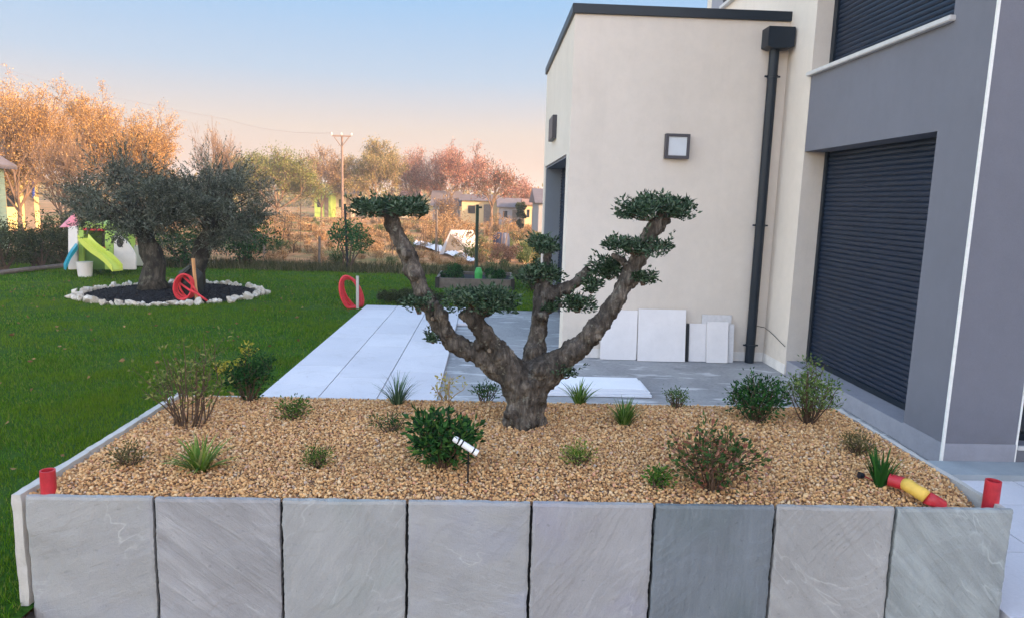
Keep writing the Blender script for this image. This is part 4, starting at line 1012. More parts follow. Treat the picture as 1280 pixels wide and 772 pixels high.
hole = [(150 + 4.2 * math.cos(t_), 303.5 + 6 * math.sin(t_)) for t_ in np.linspace(0, 6.283, 17)[:-1]]
plate(wp, 0.0, .05, pc['white'], 'side_panel'); plate(hole, -.012, .0, mplain('porthole_dark', (.05, .045, .045), .7), 'porthole')
plate([(142, 337), (142, 310), (160, 310), (169, 330), (169, 337)], .82, .88, pc['white'], 'back_panel')
ap = U(90, 266, .35); bs = U(87.5, 284, .35); b = MB(); vs = [(ap.x + .04, ap.y, ap.z)] + [(bs.x + math.cos(t_) * .19, bs.y + math.sin(t_) * .19, bs.z + .01 * math.sin(3 * t_)) for t_ in np.linspace(0, 6.283, 13)[:-1]]
b.add(vs, [(0, 1 + i, 1 + (i + 1) % 12) for i in range(12)] + [tuple(range(12, 0, -1))]); b.build('pointed_roof', pc['pink'], ph, smooth=False)
b = MB(); fp = U(99, 268, .2); b.prism([(fp.x, fp.z), (fp.x + .16, fp.z + .02), (fp.x + .2, fp.z + .10), (fp.x + .12, fp.z + .05)], 'y', PY + .2, PY + .22); b.build('flag', pc['pink'], ph)


def slide(pa, pb, wd, mat, name, yy0):
    b_ = MB(); n_ = 9; L_ = []
    for i in range(n_):
        t_ = i / (n_ - 1); a_ = U(pa[0], pa[1], yy0); c_ = U(pb[0], pb[1], yy0 - .45); p = a_.lerp(c_, t_); p.z += .05 * math.sin(t_ * math.pi * 2) * -.6
        for sx, sz in ((-wd, .09), (-wd * .8, .0), (wd * .8, .0), (wd, .09), (wd, -.03), (-wd, -.03)): L_.append((p.x + sx * .35, p.y + sx * 1.0, max(.002, p.z + sz)))
    b_.add(L_, [(i * 6 + k_, i * 6 + (k_ + 1) % 6, (i + 1) * 6 + (k_ + 1) % 6, (i + 1) * 6 + k_) for i in range(n_ - 1) for k_ in range(6)] + [(0, 1, 2, 3, 4, 5), tuple((n_ - 1) * 6 + k_ for k_ in range(6))])
    return b_.build(name, mat, ph)


slide((104, 298), (147, 337), .12, pc['yellow'], 'slide', -.15)
b = MB(); q0, q1, q2 = U(96, 311, -.1), U(88, 322, -.25), U(81, 337, -.35)
for (p_, r_) in ((0, 0),): b.add([(x_ + s_ * .09, y_ - s_ * .12, max(z_, .001) + h_) for (x_, y_, z_) in (q0, q1, q2) for s_, h_ in ((-1, .10), (-1, 0), (1, 0), (1, .10))], [(i * 4 + k_, i * 4 + k_ + 1, i * 4 + k_ + 5, i * 4 + k_ + 4) for i in range(2) for k_ in range(3)] + [(0, 1, 2, 3), (8, 9, 10, 11), (0, 3, 7, 4), (4, 7, 11, 8)])
b.build('small_slide', pc['teal'], ph)
bk = U(106, 336, -.3); b = MB(); b.tube([(bk.x, bk.y, .0), (bk.x, bk.y, .28), (bk.x, bk.y, .30)], [.125, .145, .15], 20); tag(b.build('bucket', pc['white'], origin=(bk.x, bk.y, 0)), 'white bucket standing under the lime slide', 'bucket')
e0, e1 = at_z(-14, 346, 0), at_z(78, 335, 0)
tag(MB().tube([(e0.x, e0.y, .05), e0.lerp(e1, .5) + Vector((0, 0, .055)), (e1.x, e1.y, .05)], .05, 8).build('log_edging', M['wood'], origin=(e0.x, e0.y, 0)), 'long thin wooden log edging the lawn below the left hedge', 'edging')

# ================================================================== HEDGE, BUSHES
def leafy(name, lab, px0, px1, py0, py1, Y, depth, stops, lsize, n_l, cat='shrub', group=None, mat=None, stems=True, rough=.75, base_y=None, nc=0):
    """bush filling a picture-size box at distance Y; real width, height and depth"""
    a_, c_ = at_y(px0, py1, Y), at_y(px1, py0, Y); x0_, x1_, zt_ = a_.x, c_.x, max(c_.z, .25); root = empty(name, ((x0_ + x1_) / 2, Y, 0)); tag(root, lab, cat, group)
    ce = Vector(((x0_ + x1_) / 2, Y, zt_ * .5)); cs, rs = [], []; nc = nc or max(8, int(n_l / 90)); wx, wz = (x1_ - x0_) / 2, zt_ / 2; r0 = min(wx, wz) * .40
    for i in range(nc):
        u = Vector((random.gauss(0, 1), random.gauss(0, 1), random.gauss(0, 1))).normalized() * random.random() ** .33
        cs.append((ce.x + u.x * (wx - r0 * .5), Y + u.y * depth / 2, max(.05, ce.z + u.z * (wz - r0 * .5)))); q_ = r0 * random.uniform(.5, 1.15); rs.append((q_, q_, q_ * .85))
    if stems:
        b_ = MB()
        for c2 in cs[::3]: b_.tube([(ce.x + random.uniform(-.15, .15), Y, -.02), ((ce.x + c2[0]) / 2, (Y + c2[1]) / 2, c2[2] * .55), c2], [.02, .014, .006], 5)
        b_.build('stems', M['stem'], root)
    p, d = cloud(cs, rs, max(20, int(n_l / nc)), .9); p[:, 2] = np.maximum(p[:, 2], .01)
    v, f = leaves(p, d, RNG.uniform(.7, 1.3, len(p)) * lsize, RNG.uniform(.7, 1.1, len(p)) * lsize * .5)
    np_obj('leaves', v, f, mat or mleaf(name + '_leaf', stops, .5, .2), root, leaf_rnd(len(p))); return root


HG = [(.016, .024, .010), (.032, .046, .018), (.055, .070, .028), (.095, .105, .045)]
M['hedge'] = mleaf('hedge_leaves', HG, .5, .2); M['lau'] = mleaf('laurel_leaves', G_DARK, .45, .2)
for i, (a_, c_, t_, Y_, n_, lab) in enumerate([(-35, 38, 270, 14.9, 4200, 'dark hedge shrub filling the left edge of the picture'), (22, 74, 262, 15.6, 4200, 'dark hedge shrub below the yellow house'), (58, 104, 268, 16.2, 3600, 'dark hedge shrub directly left of the playhouse'), (96, 150, 236, 17.0, 3600, 'dark shrub rising behind the playhouse roof')]):
    leafy('hedge_shrub', lab, a_, c_, t_, 338, Y_, 1.4, HG, .055, n_, 'shrub', 'hedge shrubs along the left boundary', M['hedge'])
leafy('laurel_shrub', 'green laurel bush between the twin olive trunks in the background', 196, 268, 262, 330, 16.8, 1.3, G_DARK, .07, 3000, mat=M['lau'])
leafy('laurel_shrub', 'green bush with drooping branches right of the twin olives', 262, 352, 250, 330, 17.3, 1.4, G_DARK, .075, 3600, mat=M['lau'])
leafy('young_laurel', 'bright dark-green sapling around a thin black post, left of the planter olive', 404, 468, 268, 330, 16.9, .9, G_DARK, .075, 1500, 'shrub', mat=mleaf('sapling_leaves', [(.012, .06, .018), (.022, .10, .028), (.05, .16, .045)], .45, .25))
p0, p1 = at_y(434.5, 330, 16.9), at_y(431, 255, 16.9)
tag(MB().tube([(p0.x, 16.9, 0), (p1.x, 16.9, p1.z)], .028, 8).build('thin_post', M['anthracite'], origin=(p0.x, 16.9, 0)), 'thin dark post rising out of the green sapling', 'post')
# rough grassy bank between lawn and allotments
n = 26000; P = np.stack([RNG.uniform(-13, 4.5, n), RNG.uniform(16.3, 17.9, n), np.zeros(n)], 1); P = P[P[:, 0] > -.8 * P[:, 1]]
n = len(P); az = RNG.random(n) * 6.283; sd = np.stack([np.cos(az), np.sin(az), 0 * az], 1) * .010; az2 = RNG.random(n) * 6.283; ti = RNG.uniform(0, 1.0, n); hh = RNG.uniform(.05, .24, n)
tp = P + np.stack([np.cos(az2) * np.sin(ti), np.sin(az2) * np.sin(ti), np.cos(ti)], 1) * hh[:, None]
tag(np_obj('rough_grass', np.stack([P - sd, P + sd, tp], 1).reshape(-1, 3), np.arange(3 * n).reshape(-1, 3), mleaf('rough_grass', [(.02, .03, .008), (.05, .06, .018), (.10, .09, .04), (.17, .13, .07)], .7, .2), rnd=np.repeat(RNG.random(n), 3)), 'rough weedy grass strip beyond the lawn', 'grass', kind='stuff')
sheet('bank', -22, 6, 16.604, 18.0, .004, mplain('bank_soil', (.055, .05, .025), .95, .4, 4, .6, 20), 20, 4)
# raised bed
bx0, bx1 = at_z(545, 360, 0), at_z(641, 358, 0); by = bx0.y; rb = empty('raised_bed', ((bx0.x + bx1.x) / 2, by, 0)); tag(rb, 'low timber raised bed of grey boards at the end of the lawn', 'raised bed')
zb = .20; yb2 = by + 1.35
MB().box((bx0.x, by, 0), (bx1.x, by + .05, zb)).build('front_board', M['wood'], rb); MB().box((bx0.x, yb2, 0), (bx1.x, yb2 + .05, zb)).build('back_board', M['wood'], rb)
for x_ in (bx0.x, bx1.x - .05): MB().box((x_, by + .052, 0), (x_ + .05, yb2 - .002, zb + .01)).build('side_board', M['wood'], rb)
for x_ in (bx0.x - .015, bx1.x - .065): MB().box((x_, by - .02, 0), (x_ + .08, by - .002, zb + .02)).build('corner_block', mplain('dark_wood', (.03, .025, .022), .8, .3, 12), rb)
MB().box((bx0.x + .05, by + .05, 0), (bx1.x - .05, yb2, zb - .06)).build('bed_soil', M['soil_dark'], rb)
leafy('herb_clump', 'dark green herbs at the left end of the raised bed', 550, 584, 330, 352, by + .6, .8, G_DARK, .05, 2200, 'plant', mat=M['lau']); leafy('herb_clump', 'green herbs at the right end of the raised bed', 602, 634, 335, 352, by + .6, .8, G_MID, .05, 1800, 'plant', mat=M['lau'])
p0, p1 = at_y(595, 346, by + .5), at_y(594, 256, by + .5)
tp_ = MB(); tp_.tube([(p0.x, by + .5, 0), (p0.x, by + .5, p1.z)], .034, 10); tp_.tube([(p0.x - .02, by + .5, p1.z - .05), (p0.x + .09, by + .5, p1.z - .05)], .02, 8)
tag(tp_.build('green_post', mplain('dark_green_metal', (.015, .035, .02), .5), origin=(p0.x, by + .5, 0)), 'tall dark green post standing in the raised bed', 'post')
p0 = at_y(598, 350, by + .25); b = MB(); b.tube([(p0.x, by + .25, .14), (p0.x, by + .25, .30), (p0.x, by + .25, .40)], [.075, .08, .05], 14); tag(b.build('green_can', mplain('green_plastic', (.05, .35, .08), .4), origin=(p0.x, by + .25, .14)), 'bright green can at the foot of the post in the raised bed', 'can')
# low dark strip of turf edging at the terrace end
leafy('low_edging_hedge', 'low dark strip of planting along the far end of the pale terrace', 468, 562, 365, 379, 11.75, .35, G_DARK, .035, 9000, 'hedge', mat=M['hedge'], stems=False, nc=150); leafy('low_edging_hedge', 'low dark planting at the terrace end behind the centre branches', 560, 616, 367, 379, 11.75, .35, G_DARK, .035, 6000, 'hedge', mat=M['hedge'], stems=False, nc=90)

# ================================================================== ALLOTMENTS
DRYL = [(.15, .085, .040), (.28, .165, .078), (.42, .26, .125), (.56, .38, .21)]
M['dry'] = mleaf('dry_leaves', DRYL, .8, .2); M['veg'] = mleaf('vegetable_leaves', [(.03, .055, .018), (.065, .10, .03), (.12, .15, .05), (.20, .20, .08)], .6, .25)
protos = []
for i in range(6):                                                      # six shapes of a dry clump, then copies
    v1_, f1_, r1 = straps((0, 0, 0), 46, .75, .035, .26, (0.05, .9), .6, 4); p, d = cloud([(random.uniform(-.25, .25), random.uniform(-.25, .25), random.uniform(.2, .5)) for _ in range(6)], [(.2, .2, .2)] * 6, 50); v2_, f2_ = leaves(p, d, RNG.uniform(.06, .12, len(p)), .045)
    me_v = np.concatenate([v1_, v2_]); tri = np.concatenate([f1_[:, [0, 1, 2]], f1_[:, [0, 2, 3]], f2_ + len(v1_)]); protos.append((me_v, tri, np.concatenate([r1, leaf_rnd(len(p))])))
dry_o, veg_o = [], []
for i, (mv_, tr_, rr_) in enumerate(protos):
    for lst, nm, mt in ((dry_o, 'dry_plant', M['dry']), (veg_o, 'vegetable_plant', M['veg'])):
        o = np_obj(nm, mv_, tr_, mt, rnd=rr_, origin=(0, 0, 0)); lst.append(o)
used = set()


def clump(lst, x_, y_, sc, lab, cat, grp):
    j = random.randrange(6); src = lst[j]; key = (id(lst), j)
    if key in used: o_ = src.copy(); COL.objects.link(o_)
    else: o_ = src; used.add(key)
    o_.location = (x_, y_, -.02); o_.rotation_euler = (0, 0, random.uniform(0, 6.3)); o_.scale = (sc * random.uniform(.9, 1.4), sc * random.uniform(.9, 1.4), sc); tag(o_, lab, cat, grp); return o_


rows = [(18.9, 20), (20.6, 22), (22.6, 24), (25.0, 28), (28.0, 30), (31.5, 32), (36, 34), (41, 34), (47, 34)]
cnt = 0
for Yr, npl in rows:
    for i in range(npl):
        px_ = 300 + 385 * (i + random.uniform(0, .9)) / npl; x_ = at_y(px_, 300, Yr).x
        if random.random() < .28: continue
        green = (px_ > 590 and Yr < 34 and random.random() < .62) or random.random() < .16
        if green: clump(veg_o, x_, Yr + random.uniform(-.9, .9), random.uniform(.35, .75), 'leafy green clump growing in the allotments beyond the lawn', 'plant', 'green plants in the allotments')
        else: clump(dry_o, x_, Yr + random.uniform(-.9, .9), random.uniform(.22, .50) * (1 if Yr < 26 else 1.45), 'dry beige clump of dead stalks in the sunlit allotments', 'plant', 'dry plants in the allotments')
n = 34000; yy = 18 + 45 * RNG.random(n) ** 1.6; P = np.stack([RNG.uniform(-.48, .16, n) * yy, yy, np.full(n, -.03)], 1); az = RNG.random(n) * 6.283; wd = .004 + .0006 * yy
sd = np.stack([np.cos(az), np.sin(az), 0 * az], 1) * wd[:, None]; az2 = RNG.random(n) * 6.283; ti = RNG.uniform(0, 1.2, n); hh = RNG.uniform(.03, .17, n)
pn = np.array([mnoise.noise((p[0] * .45, p[1] * .22, 3)) for p in P]); P = P[pn > .08]; sd, az2, ti, hh = sd[pn > .08], az2[pn > .08], ti[pn > .08], hh[pn > .08]; n = len(P)
tp = P + np.stack([np.cos(az2) * np.sin(ti), np.sin(az2) * np.sin(ti), np.cos(ti)], 1) * hh[:, None]
tag(np_obj('weeds', np.stack([P - sd, P + sd, tp], 1).reshape(-1, 3), np.arange(3 * n).reshape(-1, 3), mleaf('weed_stalks', [(.10, .085, .03), (.22, .16, .07), (.36, .25, .13), (.46, .34, .20)], .8, .2), rnd=np.repeat(RNG.random(n), 3)), 'dry weeds and stubble covering the allotment soil', 'weeds', kind='stuff')
for i in range(22):                                                     # bean poles left standing in the plots
    Y_ = random.uniform(19.5, 34); x_ = at_y(random.uniform(318, 672), 300, Y_).x; h_ = random.uniform(.7, 1.5)
    tag(MB().tube([(x_, Y_, -.05), (x_ + random.uniform(-.15, .15), Y_ + .05, h_)], .014, 5).build('bean_pole', M['twig'], origin=(x_, Y_, -.05)), 'thin leaning stick standing among the dry allotment plants', 'pole', 'bean poles in the allotments')
M['scrub'] = mleaf('scrub_leaves', [(.12, .065, .032), (.24, .135, .065), (.38, .23, .11), (.50, .34, .18)], .8, .25)
for i in range(20):                                                     # bare brown scrub between the plots
    Y_ = random.choice((21.5, 24, 27, 31, 36, 42)) + random.uniform(-1, 1); px_ = random.uniform(305, 668); w_ = random.uniform(18, 36) * 26 / Y_; base_ = at_z(px_, 300, 0); pyb_ = 243 + (px_ - 605) * .03 + 1.75 * F / Y_
    leafy('scrub_bush', 'twiggy orange-brown bush among the allotment plots', px_ - w_, px_ + w_, pyb_ - random.uniform(.7, 1.35) * F / Y_, pyb_, Y_, .9, DRYL, .06, 700, 'bush', 'scrub bushes in the allotments', M['scrub'])
# white cloche tent and plastic sheet
YC2 = 22.5; a_, c_, t_ = at_y(549, 306, YC2), at_y(603, 306, YC2), at_y(563, 288, YC2); ct = empty('cloche_tent', (a_.x, YC2, 0)); tag(ct, 'low white tent-shaped cloche on the allotment soil', 'cloche')
hz = max(t_.z, .5); b = MB(); x0_, xr, x1_ = a_.x, t_.x, c_.x; b.add([(x0_, YC2, 0), (xr, YC2 + .3, hz), (xr + .9, YC2 - .2, 0), (x1_, YC2 + 1.0, .0), (x1_ - .35, YC2 + 1.5, hz * .95), (x0_ + .5, YC2 + 1.7, 0)], [(0, 1, 2), (1, 4, 3, 2), (0, 5, 4, 1), (3, 4, 5)])
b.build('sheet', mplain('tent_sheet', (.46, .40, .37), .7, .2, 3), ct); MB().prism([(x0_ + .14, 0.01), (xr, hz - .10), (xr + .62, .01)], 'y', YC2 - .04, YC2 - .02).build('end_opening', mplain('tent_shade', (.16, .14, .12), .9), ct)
q = [at_z(525, 306, .0), at_z(541, 311, .0), at_z(560, 317, .0), at_z(578, 324, .0), at_z(592, 329, .0)]; b = MB(); NQ = 24; vs = []
for i in range(NQ + 1):
    t_ = i / NQ * 4; j = min(int(t_), 3); c_ = q[j].lerp(q[j + 1], t_ - j); wd = .95 * (1 - .65 * i / NQ)
    for k_ in range(9):
        w_ = (k_ / 8 - .5) * wd; vs.append((c_.x + w_ * .5, c_.y + w_, .05 + abs(mnoise.noise((i * .45, k_ * .8, 2))) * .42 * (1 - .5 * i / NQ) * (1 - abs(k_ / 4 - 1) ** 2 * .8)))
b.add(vs, [(i * 9 + k_, i * 9 + k_ + 1, (i + 1) * 9 + k_ + 1, (i + 1) * 9 + k_) for i in range(NQ) for k_ in range(8)])
tag(b.build('plastic_sheet', mplain('white_sheet', (.74, .72, .74), .4, .08, 4), origin=(q[3].x, q[3].y, 0)), 'crumpled white plastic sheet lying in front of the cloche tent', 'sheet')
p0 = at_y(627, 290, 25); b = MB(); b.tube([(p0.x, 25, 0), (p0.x, 25, .12), (p0.x, 25, .45), (p0.x, 25, .62)], [.26, .30, .30, .25], 16); tag(b.build('blue_barrel', mplain('blue_plastic', (.03, .04, .08), .5), origin=(p0.x, 25, 0)), 'dark blue barrel among the allotment greenery', 'barrel')
leafy('trimmed_cypress', 'dark narrow cypress beside the sunlit sheds near the house', 645, 658, 242, 292, 40, 1.2, G_DARK, .13, 1400, 'tree', mat=M['hedge'])
leafy('leafy_shrub', 'dark green shrub next to the extension corner behind the pruned olive', 640, 700, 316, 358, 13.9, .8, G_DARK, .05, 1900, mat=M['hedge'])
leafy('reddish_bush', 'sunlit pinkish dry bush in the allotments right of the post', 606, 652, 300, 338, 19.8, 1.0, DRYL, .07, 1300, mat=mleaf('pinkish_dry', [(.18, .09, .06), (.30, .16, .10), (.45, .27, .18)], .8, .2))
leafy('yellow_bush', 'small sunlit yellow bush beside the extension', 664, 690, 308, 345, 19.2, .8, DRYL, .07, 900, mat=mleaf('yellow_leaves', [(.20, .12, .02), (.35, .24, .04), (.50, .36, .08)], .7, .25))
for i, (px_, py0_, py1_, Y_) in enumerate([(330, 300, 322, 19.5), (399, 296, 330, 18.3), (310, 255, 285, 30), (545, 262, 300, 23)]):
    a_, c_ = at_y(px_, py1_, Y_), at_y(px_, py0_, Y_); tag(MB().tube([(a_.x, Y_, -.03), (a_.x + .02, Y_, max(.6, c_.z))], .035, 6).build('fence_post', M['wood'], origin=(a_.x, Y_, 0)), 'weathered grey fence post standing in the allotments', 'post', 'posts in the allotments')


# sheds and houses along the skyline
def shed(lab, px0, px1, pyt, pyb, Y, wall, roof, dep=3.0, name='shed', rh=.22, gable=False, turn=0.0):
    a_, c_ = at_y(px0, pyb, Y), at_y(px1, pyt, Y); x0_, x1_, z1_ = a_.x, c_.x, max(c_.z, 1.0); zw = z1_ * (1 - rh); root = empty(name, ((x0_ + x1_) / 2, Y, 0)); tag(root, lab, 'house' if 'house' in name else 'shed')
    b_ = MB(); b_.box((x0_, Y, -.05), (x1_, Y + dep, zw))
    if gable: b_.prism([(x0_, zw + .001), (x1_, zw + .001), ((x0_ + x1_) / 2, z1_)], 'y', Y, Y + dep)
    b_.build('wall', wall, root); r_ = MB()
    if gable:
        xm = (x0_ + x1_) / 2
        for sgn, xe in ((-1, x0_), (1, x1_)): r_.add([(xe + sgn * .25, Y - .2, zw - .12), (xm, Y - .2, z1_ + .03), (xm, Y + dep, z1_ + .03), (xe + sgn * .25, Y + dep, zw - .12), (xe + sgn * .25, Y - .2, zw - .02), (xm, Y - .2, z1_ + .15), (xm, Y + dep, z1_ + .15), (xe + sgn * .25, Y + dep, zw - .02)], [(0, 1, 2, 3), (4, 7, 6, 5), (0, 4, 5, 1), (1, 5, 6, 2), (2, 6, 7, 3), (3, 7, 4, 0)])
    else: r_.prism([(Y - .25, zw + .002), (Y + dep / 2, z1_), (Y + dep + .2, zw + .002)], 'x', x0_ - .2, x1_ + .2)
    r_.build('roof', roof, root); dw = MB(); xd = x0_ + (x1_ - x0_) * .62; dw.box((xd, Y - .03, 0), (xd + min(.8, (x1_ - x0_) * .25), Y - .002, min(1.9, zw * .85))); dw.build('door', M['wood'], root); wd_ = MB(); xw = x0_ + (x1_ - x0_) * .18; wd_.box((xw, Y - .03, zw * .42), (xw + (x1_ - x0_) * .2, Y - .002, zw * .78)); wd_.build('window', M['glass'], root); root.rotation_euler.z = turn; return root


wy, wc, wg = mplain('pale_yellow_wall', (.50, .37, .20), .9, .08, .6), mplain('cream_wall_far', (.42, .36, .28), .9, .08, .6), mplain('grey_wall_far', (.26, .25, .26), .9, .1, .6)
rg, rbr = mplain('slate_roof', (.13, .11, .115), .8, .15, 2), mplain('tile_roof', (.26, .14, .10), .85, .2, 2)
shed('lime green shed far off on the skyline left of the utility pole', 393, 413, 235, 249, 58, mplain('lime_wall', (.30, .42, .10), .8), mplain('lime_roof', (.34, .45, .14), .8)); shed('small pale shed just right of the utility pole', 420, 441, 236, 251, 60, wc, rg)
shed('small cream shed between the bare trees on the skyline', 502, 522, 238, 252, 62, wc, rbr); shed('grey-roofed shed behind the leaning branches', 541, 574, 239, 262, 56, wg, rg, rh=.5)
shed('long shed with a sunlit yellow wall beyond the post', 577, 622, 244, 264, 54, wy, rg); shed('low grey-white shed beside the narrow cypress', 624, 651, 248, 268, 52, wg, rg, rh=.35); shed('small sunlit shed between the cypress and the extension', 656, 672, 249, 268, 50, wy, rbr)
shed('pale neighbouring house with a dark roof edge behind the extension', 672, 720, 236, 300, 34, wg, rg, 5, 'neighbour_house', .3)
shed('pale yellow gabled house behind the left hedge', 4, 41, 190, 262, 30, mplain('yellow_wall', (.56, .44, .20), .9, .1, .8), rg, 6, 'gabled_house', .32, True, turn=R(44))
g_ = at_y(41, 240, 29.2); b = MB(); t0_, t1_ = at_y(38, 226, 29.2), at_y(46, 248, 29.2); b.add([(t0_.x, 29.2, t1_.z), (t1_.x, 29.0, t1_.z + .1), (t1_.x - .03, 29.1, t0_.z - .1), (t0_.x + .05, 29.25, t0_.z), (t0_.x, 29.28, t1_.z), (t1_.x, 29.08, t1_.z + .1), (t1_.x - .03, 29.18, t0_.z - .1), (t0_.x + .05, 29.33, t0_.z)], [(0, 1, 2, 3), (7, 6, 5, 4), (0, 4, 5, 1), (1, 5, 6, 2), (2, 6, 7, 3), (3, 7, 4, 0)])
tag(b.build('blue_tarpaulin', mplain('blue_tarp', (.03, .07, .35), .5, .2, 4), origin=(t0_.x, 29.2, t1_.z)), 'bright blue tarpaulin hanging beside the yellow gabled house', 'tarpaulin')
# board cabin at the very left edge
Yk = 17.6; a_, c_ = at_y(10, 280, Yk + 3), at_y(10, 207, Yk + 3); cb = empty('board_cabin', (a_.x - 1, Yk, 0)); tag(cb, 'pale green board cabin cut off by the left edge', 'cabin')
b = MB(); 
for i in range(14): z_ = i * c_.z / 14; b.box((a_.x - 2.4, Yk - .012 * (i % 2), z_), (a_.x, Yk + 3, z_ + c_.z / 14 - .006))
b.build('wall', mplain('pale_green_boards', (.34, .42, .30), .8, .12, 3), cb); b = MB(); b.add([(a_.x + .25, Yk - .3, c_.z - .10), (a_.x - 1.4, Yk - .3, c_.z + .9), (a_.x - 1.4, Yk + 3.2, c_.z + .9), (a_.x + .25, Yk + 3.2, c_.z - .1), (a_.x + .25, Yk - .3, c_.z + .0), (a_.x - 1.4, Yk - .3, c_.z + 1.0), (a_.x - 1.4, Yk + 3.2, c_.z + 1.0), (a_.x + .25, Yk + 3.2, c_.z)], [(0, 1, 2, 3), (4, 7, 6, 5), (0, 4, 5, 1), (1, 5, 6, 2), (2, 6, 7, 3), (3, 7, 4, 0)]); b.build('roof', rg, cb)
MB().box((a_.x - .12, Yk - .03, 0), (a_.x + .01, Yk - .014, c_.z - .02)).build('corner_board', pc['white'], cb)


# ================================================================== TREES
def tree(lab, px, pyb, pyt, w_px, Y, lv, tw, leafmat, nleaf, lsize, cat='tree', name='autumn_tree', trunk_frac=.16, up=.35, r0=.085, lean=0.0, seed=1, group='trees beyond the allotments', fine=1.0):
    random.seed(seed); a_, c_ = at_y(px, pyb, Y), at_y(px + lean, pyt, Y); H_ = max(2.0, c_.z); Wd = w_px * Y / F / 2; base = Vector((a_.x, Y, -.05)); root = empty(name, (a_.x, Y, 0)); tag(root, lab, cat, group); b_ = MB(); tips = []
    def grow(p, d, L, r, lev):
        n_ = 3 if lev > 1 else 2; pts = [p]; rr_ = [r]; q = p.copy(); dd = d.copy()
        for i in range(n_):
            dd = (dd + Vector((random.gauss(0, .16), random.gauss(0, .16), random.gauss(0, .10) + up * .22))).normalized(); q = q + dd * (L / n_); pts.append(q.copy()); rr_.append(max(r * (1 - .55 * (i + 1) / n_), tw))
        b_.tube(pts, rr_, 6 if lev >= lv - 1 else (4 if lev > 1 else 3), cap=False)
        if lev <= 2: tips.extend((x_, dd.copy()) for x_ in pts[1:])
        if lev == 0: return
        nch = random.choice((3, 4, 4)) if lev > 1 else 3
        for i in range(nch):
            t_ = random.uniform(.35, 1.0) if i else 1.0; j = min(int(t_ * n_), n_ - 1); s_ = pts[j].lerp(pts[j + 1], t_ * n_ - j); ax = Vector((random.gauss(0, 1), random.gauss(0, 1), random.gauss(0, .5))); ax = (ax - dd * ax.dot(dd)).normalized()
            grow(s_, (dd + ax * random.uniform(.45, .95)).normalized(), L * random.uniform(.58, .80), max(rr_[j] * .62, tw), lev - 1)
    L0 = H_ * trunk_frac; d0 = Vector((lean * Y / F / H_, 0, 1)).normalized(); tp_ = base + d0 * L0; b_.tube([base, base.lerp(tp_, .5) + Vector((random.uniform(-.05, .05), 0, 0)), tp_], [r0 * 1.25, r0, r0 * .9], 8)
    for i in range(6):
        a2 = 6.283 * i / 6 + random.uniform(-.4, .4); sp_d = Vector((math.cos(a2), math.sin(a2), random.uniform(.6, 1.6))).normalized(); grow(tp_ - d0 * L0 * random.uniform(0, .25), sp_d, H_ * .30, r0 * .6, lv)
    grow(tp_, d0, H_ * .30, r0 * .7, lv)
    # fit the crown into its real width and height
    vs = np.array(b_.v); top = vs[:, 2].max(); wmax = np.percentile(np.abs(vs[:, 0] - a_.x), 99); fz = H_ / top; fx = Wd / max(wmax, .1)
    zf = np.clip((vs[:, 2]) / max(L0, .1), 0, 1)[:, None]; vs[:, 0:1] = a_.x + (vs[:, 0:1] - a_.x) * (1 + (fx - 1) * zf); vs[:, 1:2] = Y + (vs[:, 1:2] - Y) * (1 + (fx - 1) * zf); vs[:, 2] *= fz; b_.v = [tuple(x_) for x_ in vs]
    b_.build('trunk', M['twig'] if leafmat != 'grey' else M['twig_grey'], root)
    if nleaf:
        P_ = np.array([[a_.x + (t_[0].x - a_.x) * fx, Y + (t_[0].y - Y) * fx, t_[0].z * fz] for t_ in tips]); D_ = np.array([list(t_[1]) for t_ in tips]); ix = RNG.integers(0, len(P_), nleaf)
        pos = P_[ix] + RNG.normal(size=(nleaf, 3)) * lsize * 1.3; dr = D_[ix] + RNG.normal(size=(nleaf, 3)) * .9
        v, f = leaves(pos, dr, RNG.uniform(.6, 1.3, nleaf) * lsize, RNG.uniform(.4, .7, nleaf) * lsize); np_obj('crown', v, f, leafmat, root, leaf_rnd(nleaf))
    return root


LO = mleaf('orange_leaves', [(.16, .075, .022), (.30, .155, .045), (.44, .25, .08), (.55, .36, .14)], .7, .3)
LB = mleaf('beige_leaves', [(.17, .10, .05), (.28, .18, .09), (.42, .28, .15)], .8, .3)
LG = mleaf('olive_green_leaves', [(.07, .09, .025), (.13, .15, .04), (.20, .20, .06), (.30, .25, .09)], .7, .3)
LY = mleaf('yellow_green_leaves', [(.10, .10, .03), (.20, .17, .055), (.32, .23, .09), (.40, .28, .14)], .7, .3)
LR = mleaf('reddish_leaves', [(.20, .075, .055), (.32, .12, .085), (.42, .20, .14), (.48, .29, .21)], .7, .3)
GL = 'big sunlit trees on the left'
tree('tallest orange autumn tree at the left edge with fine bare twigs', 25, 262, 80, 170, 27, 4, .008, LO, 24000, .058, seed=1, group=GL)
tree('dense orange autumn tree second from the left edge', 98, 262, 98, 170, 30, 4, .009, LO, 34000, .062, seed=2, group=GL)
tree('broad orange autumn tree rising behind the left olive crown', 158, 262, 124, 128, 31, 4, .009, LO, 34000, .062, seed=3, group=GL)
tree('darker bare-branched tree in front of the orange trees, above the hedge', 84, 275, 150, 95, 22, 4, .007, LB, 900, .07, seed=4, r0=.08, group=GL)
tree('bare slim tree with upswept twigs behind the right olive crown', 274, 262, 143, 58, 40, 4, .012, LB, 500, .10, 'tree', 'bare_tree', seed=5, up=.7)
tree('rounded yellow-green tree right of the olives', 346, 266, 184, 120, 46, 4, .012, LG, 26000, .11, seed=6, name='green_tree')
tree('brownish tree close left of the utility pole', 402, 262, 176, 66, 56, 4, .016, LB, 9000, .11, seed=7)
tree('round green-brown tree right of the utility pole', 468, 262, 174, 92, 56, 4, .016, LY, 26000, .12, seed=8, name='green_tree')
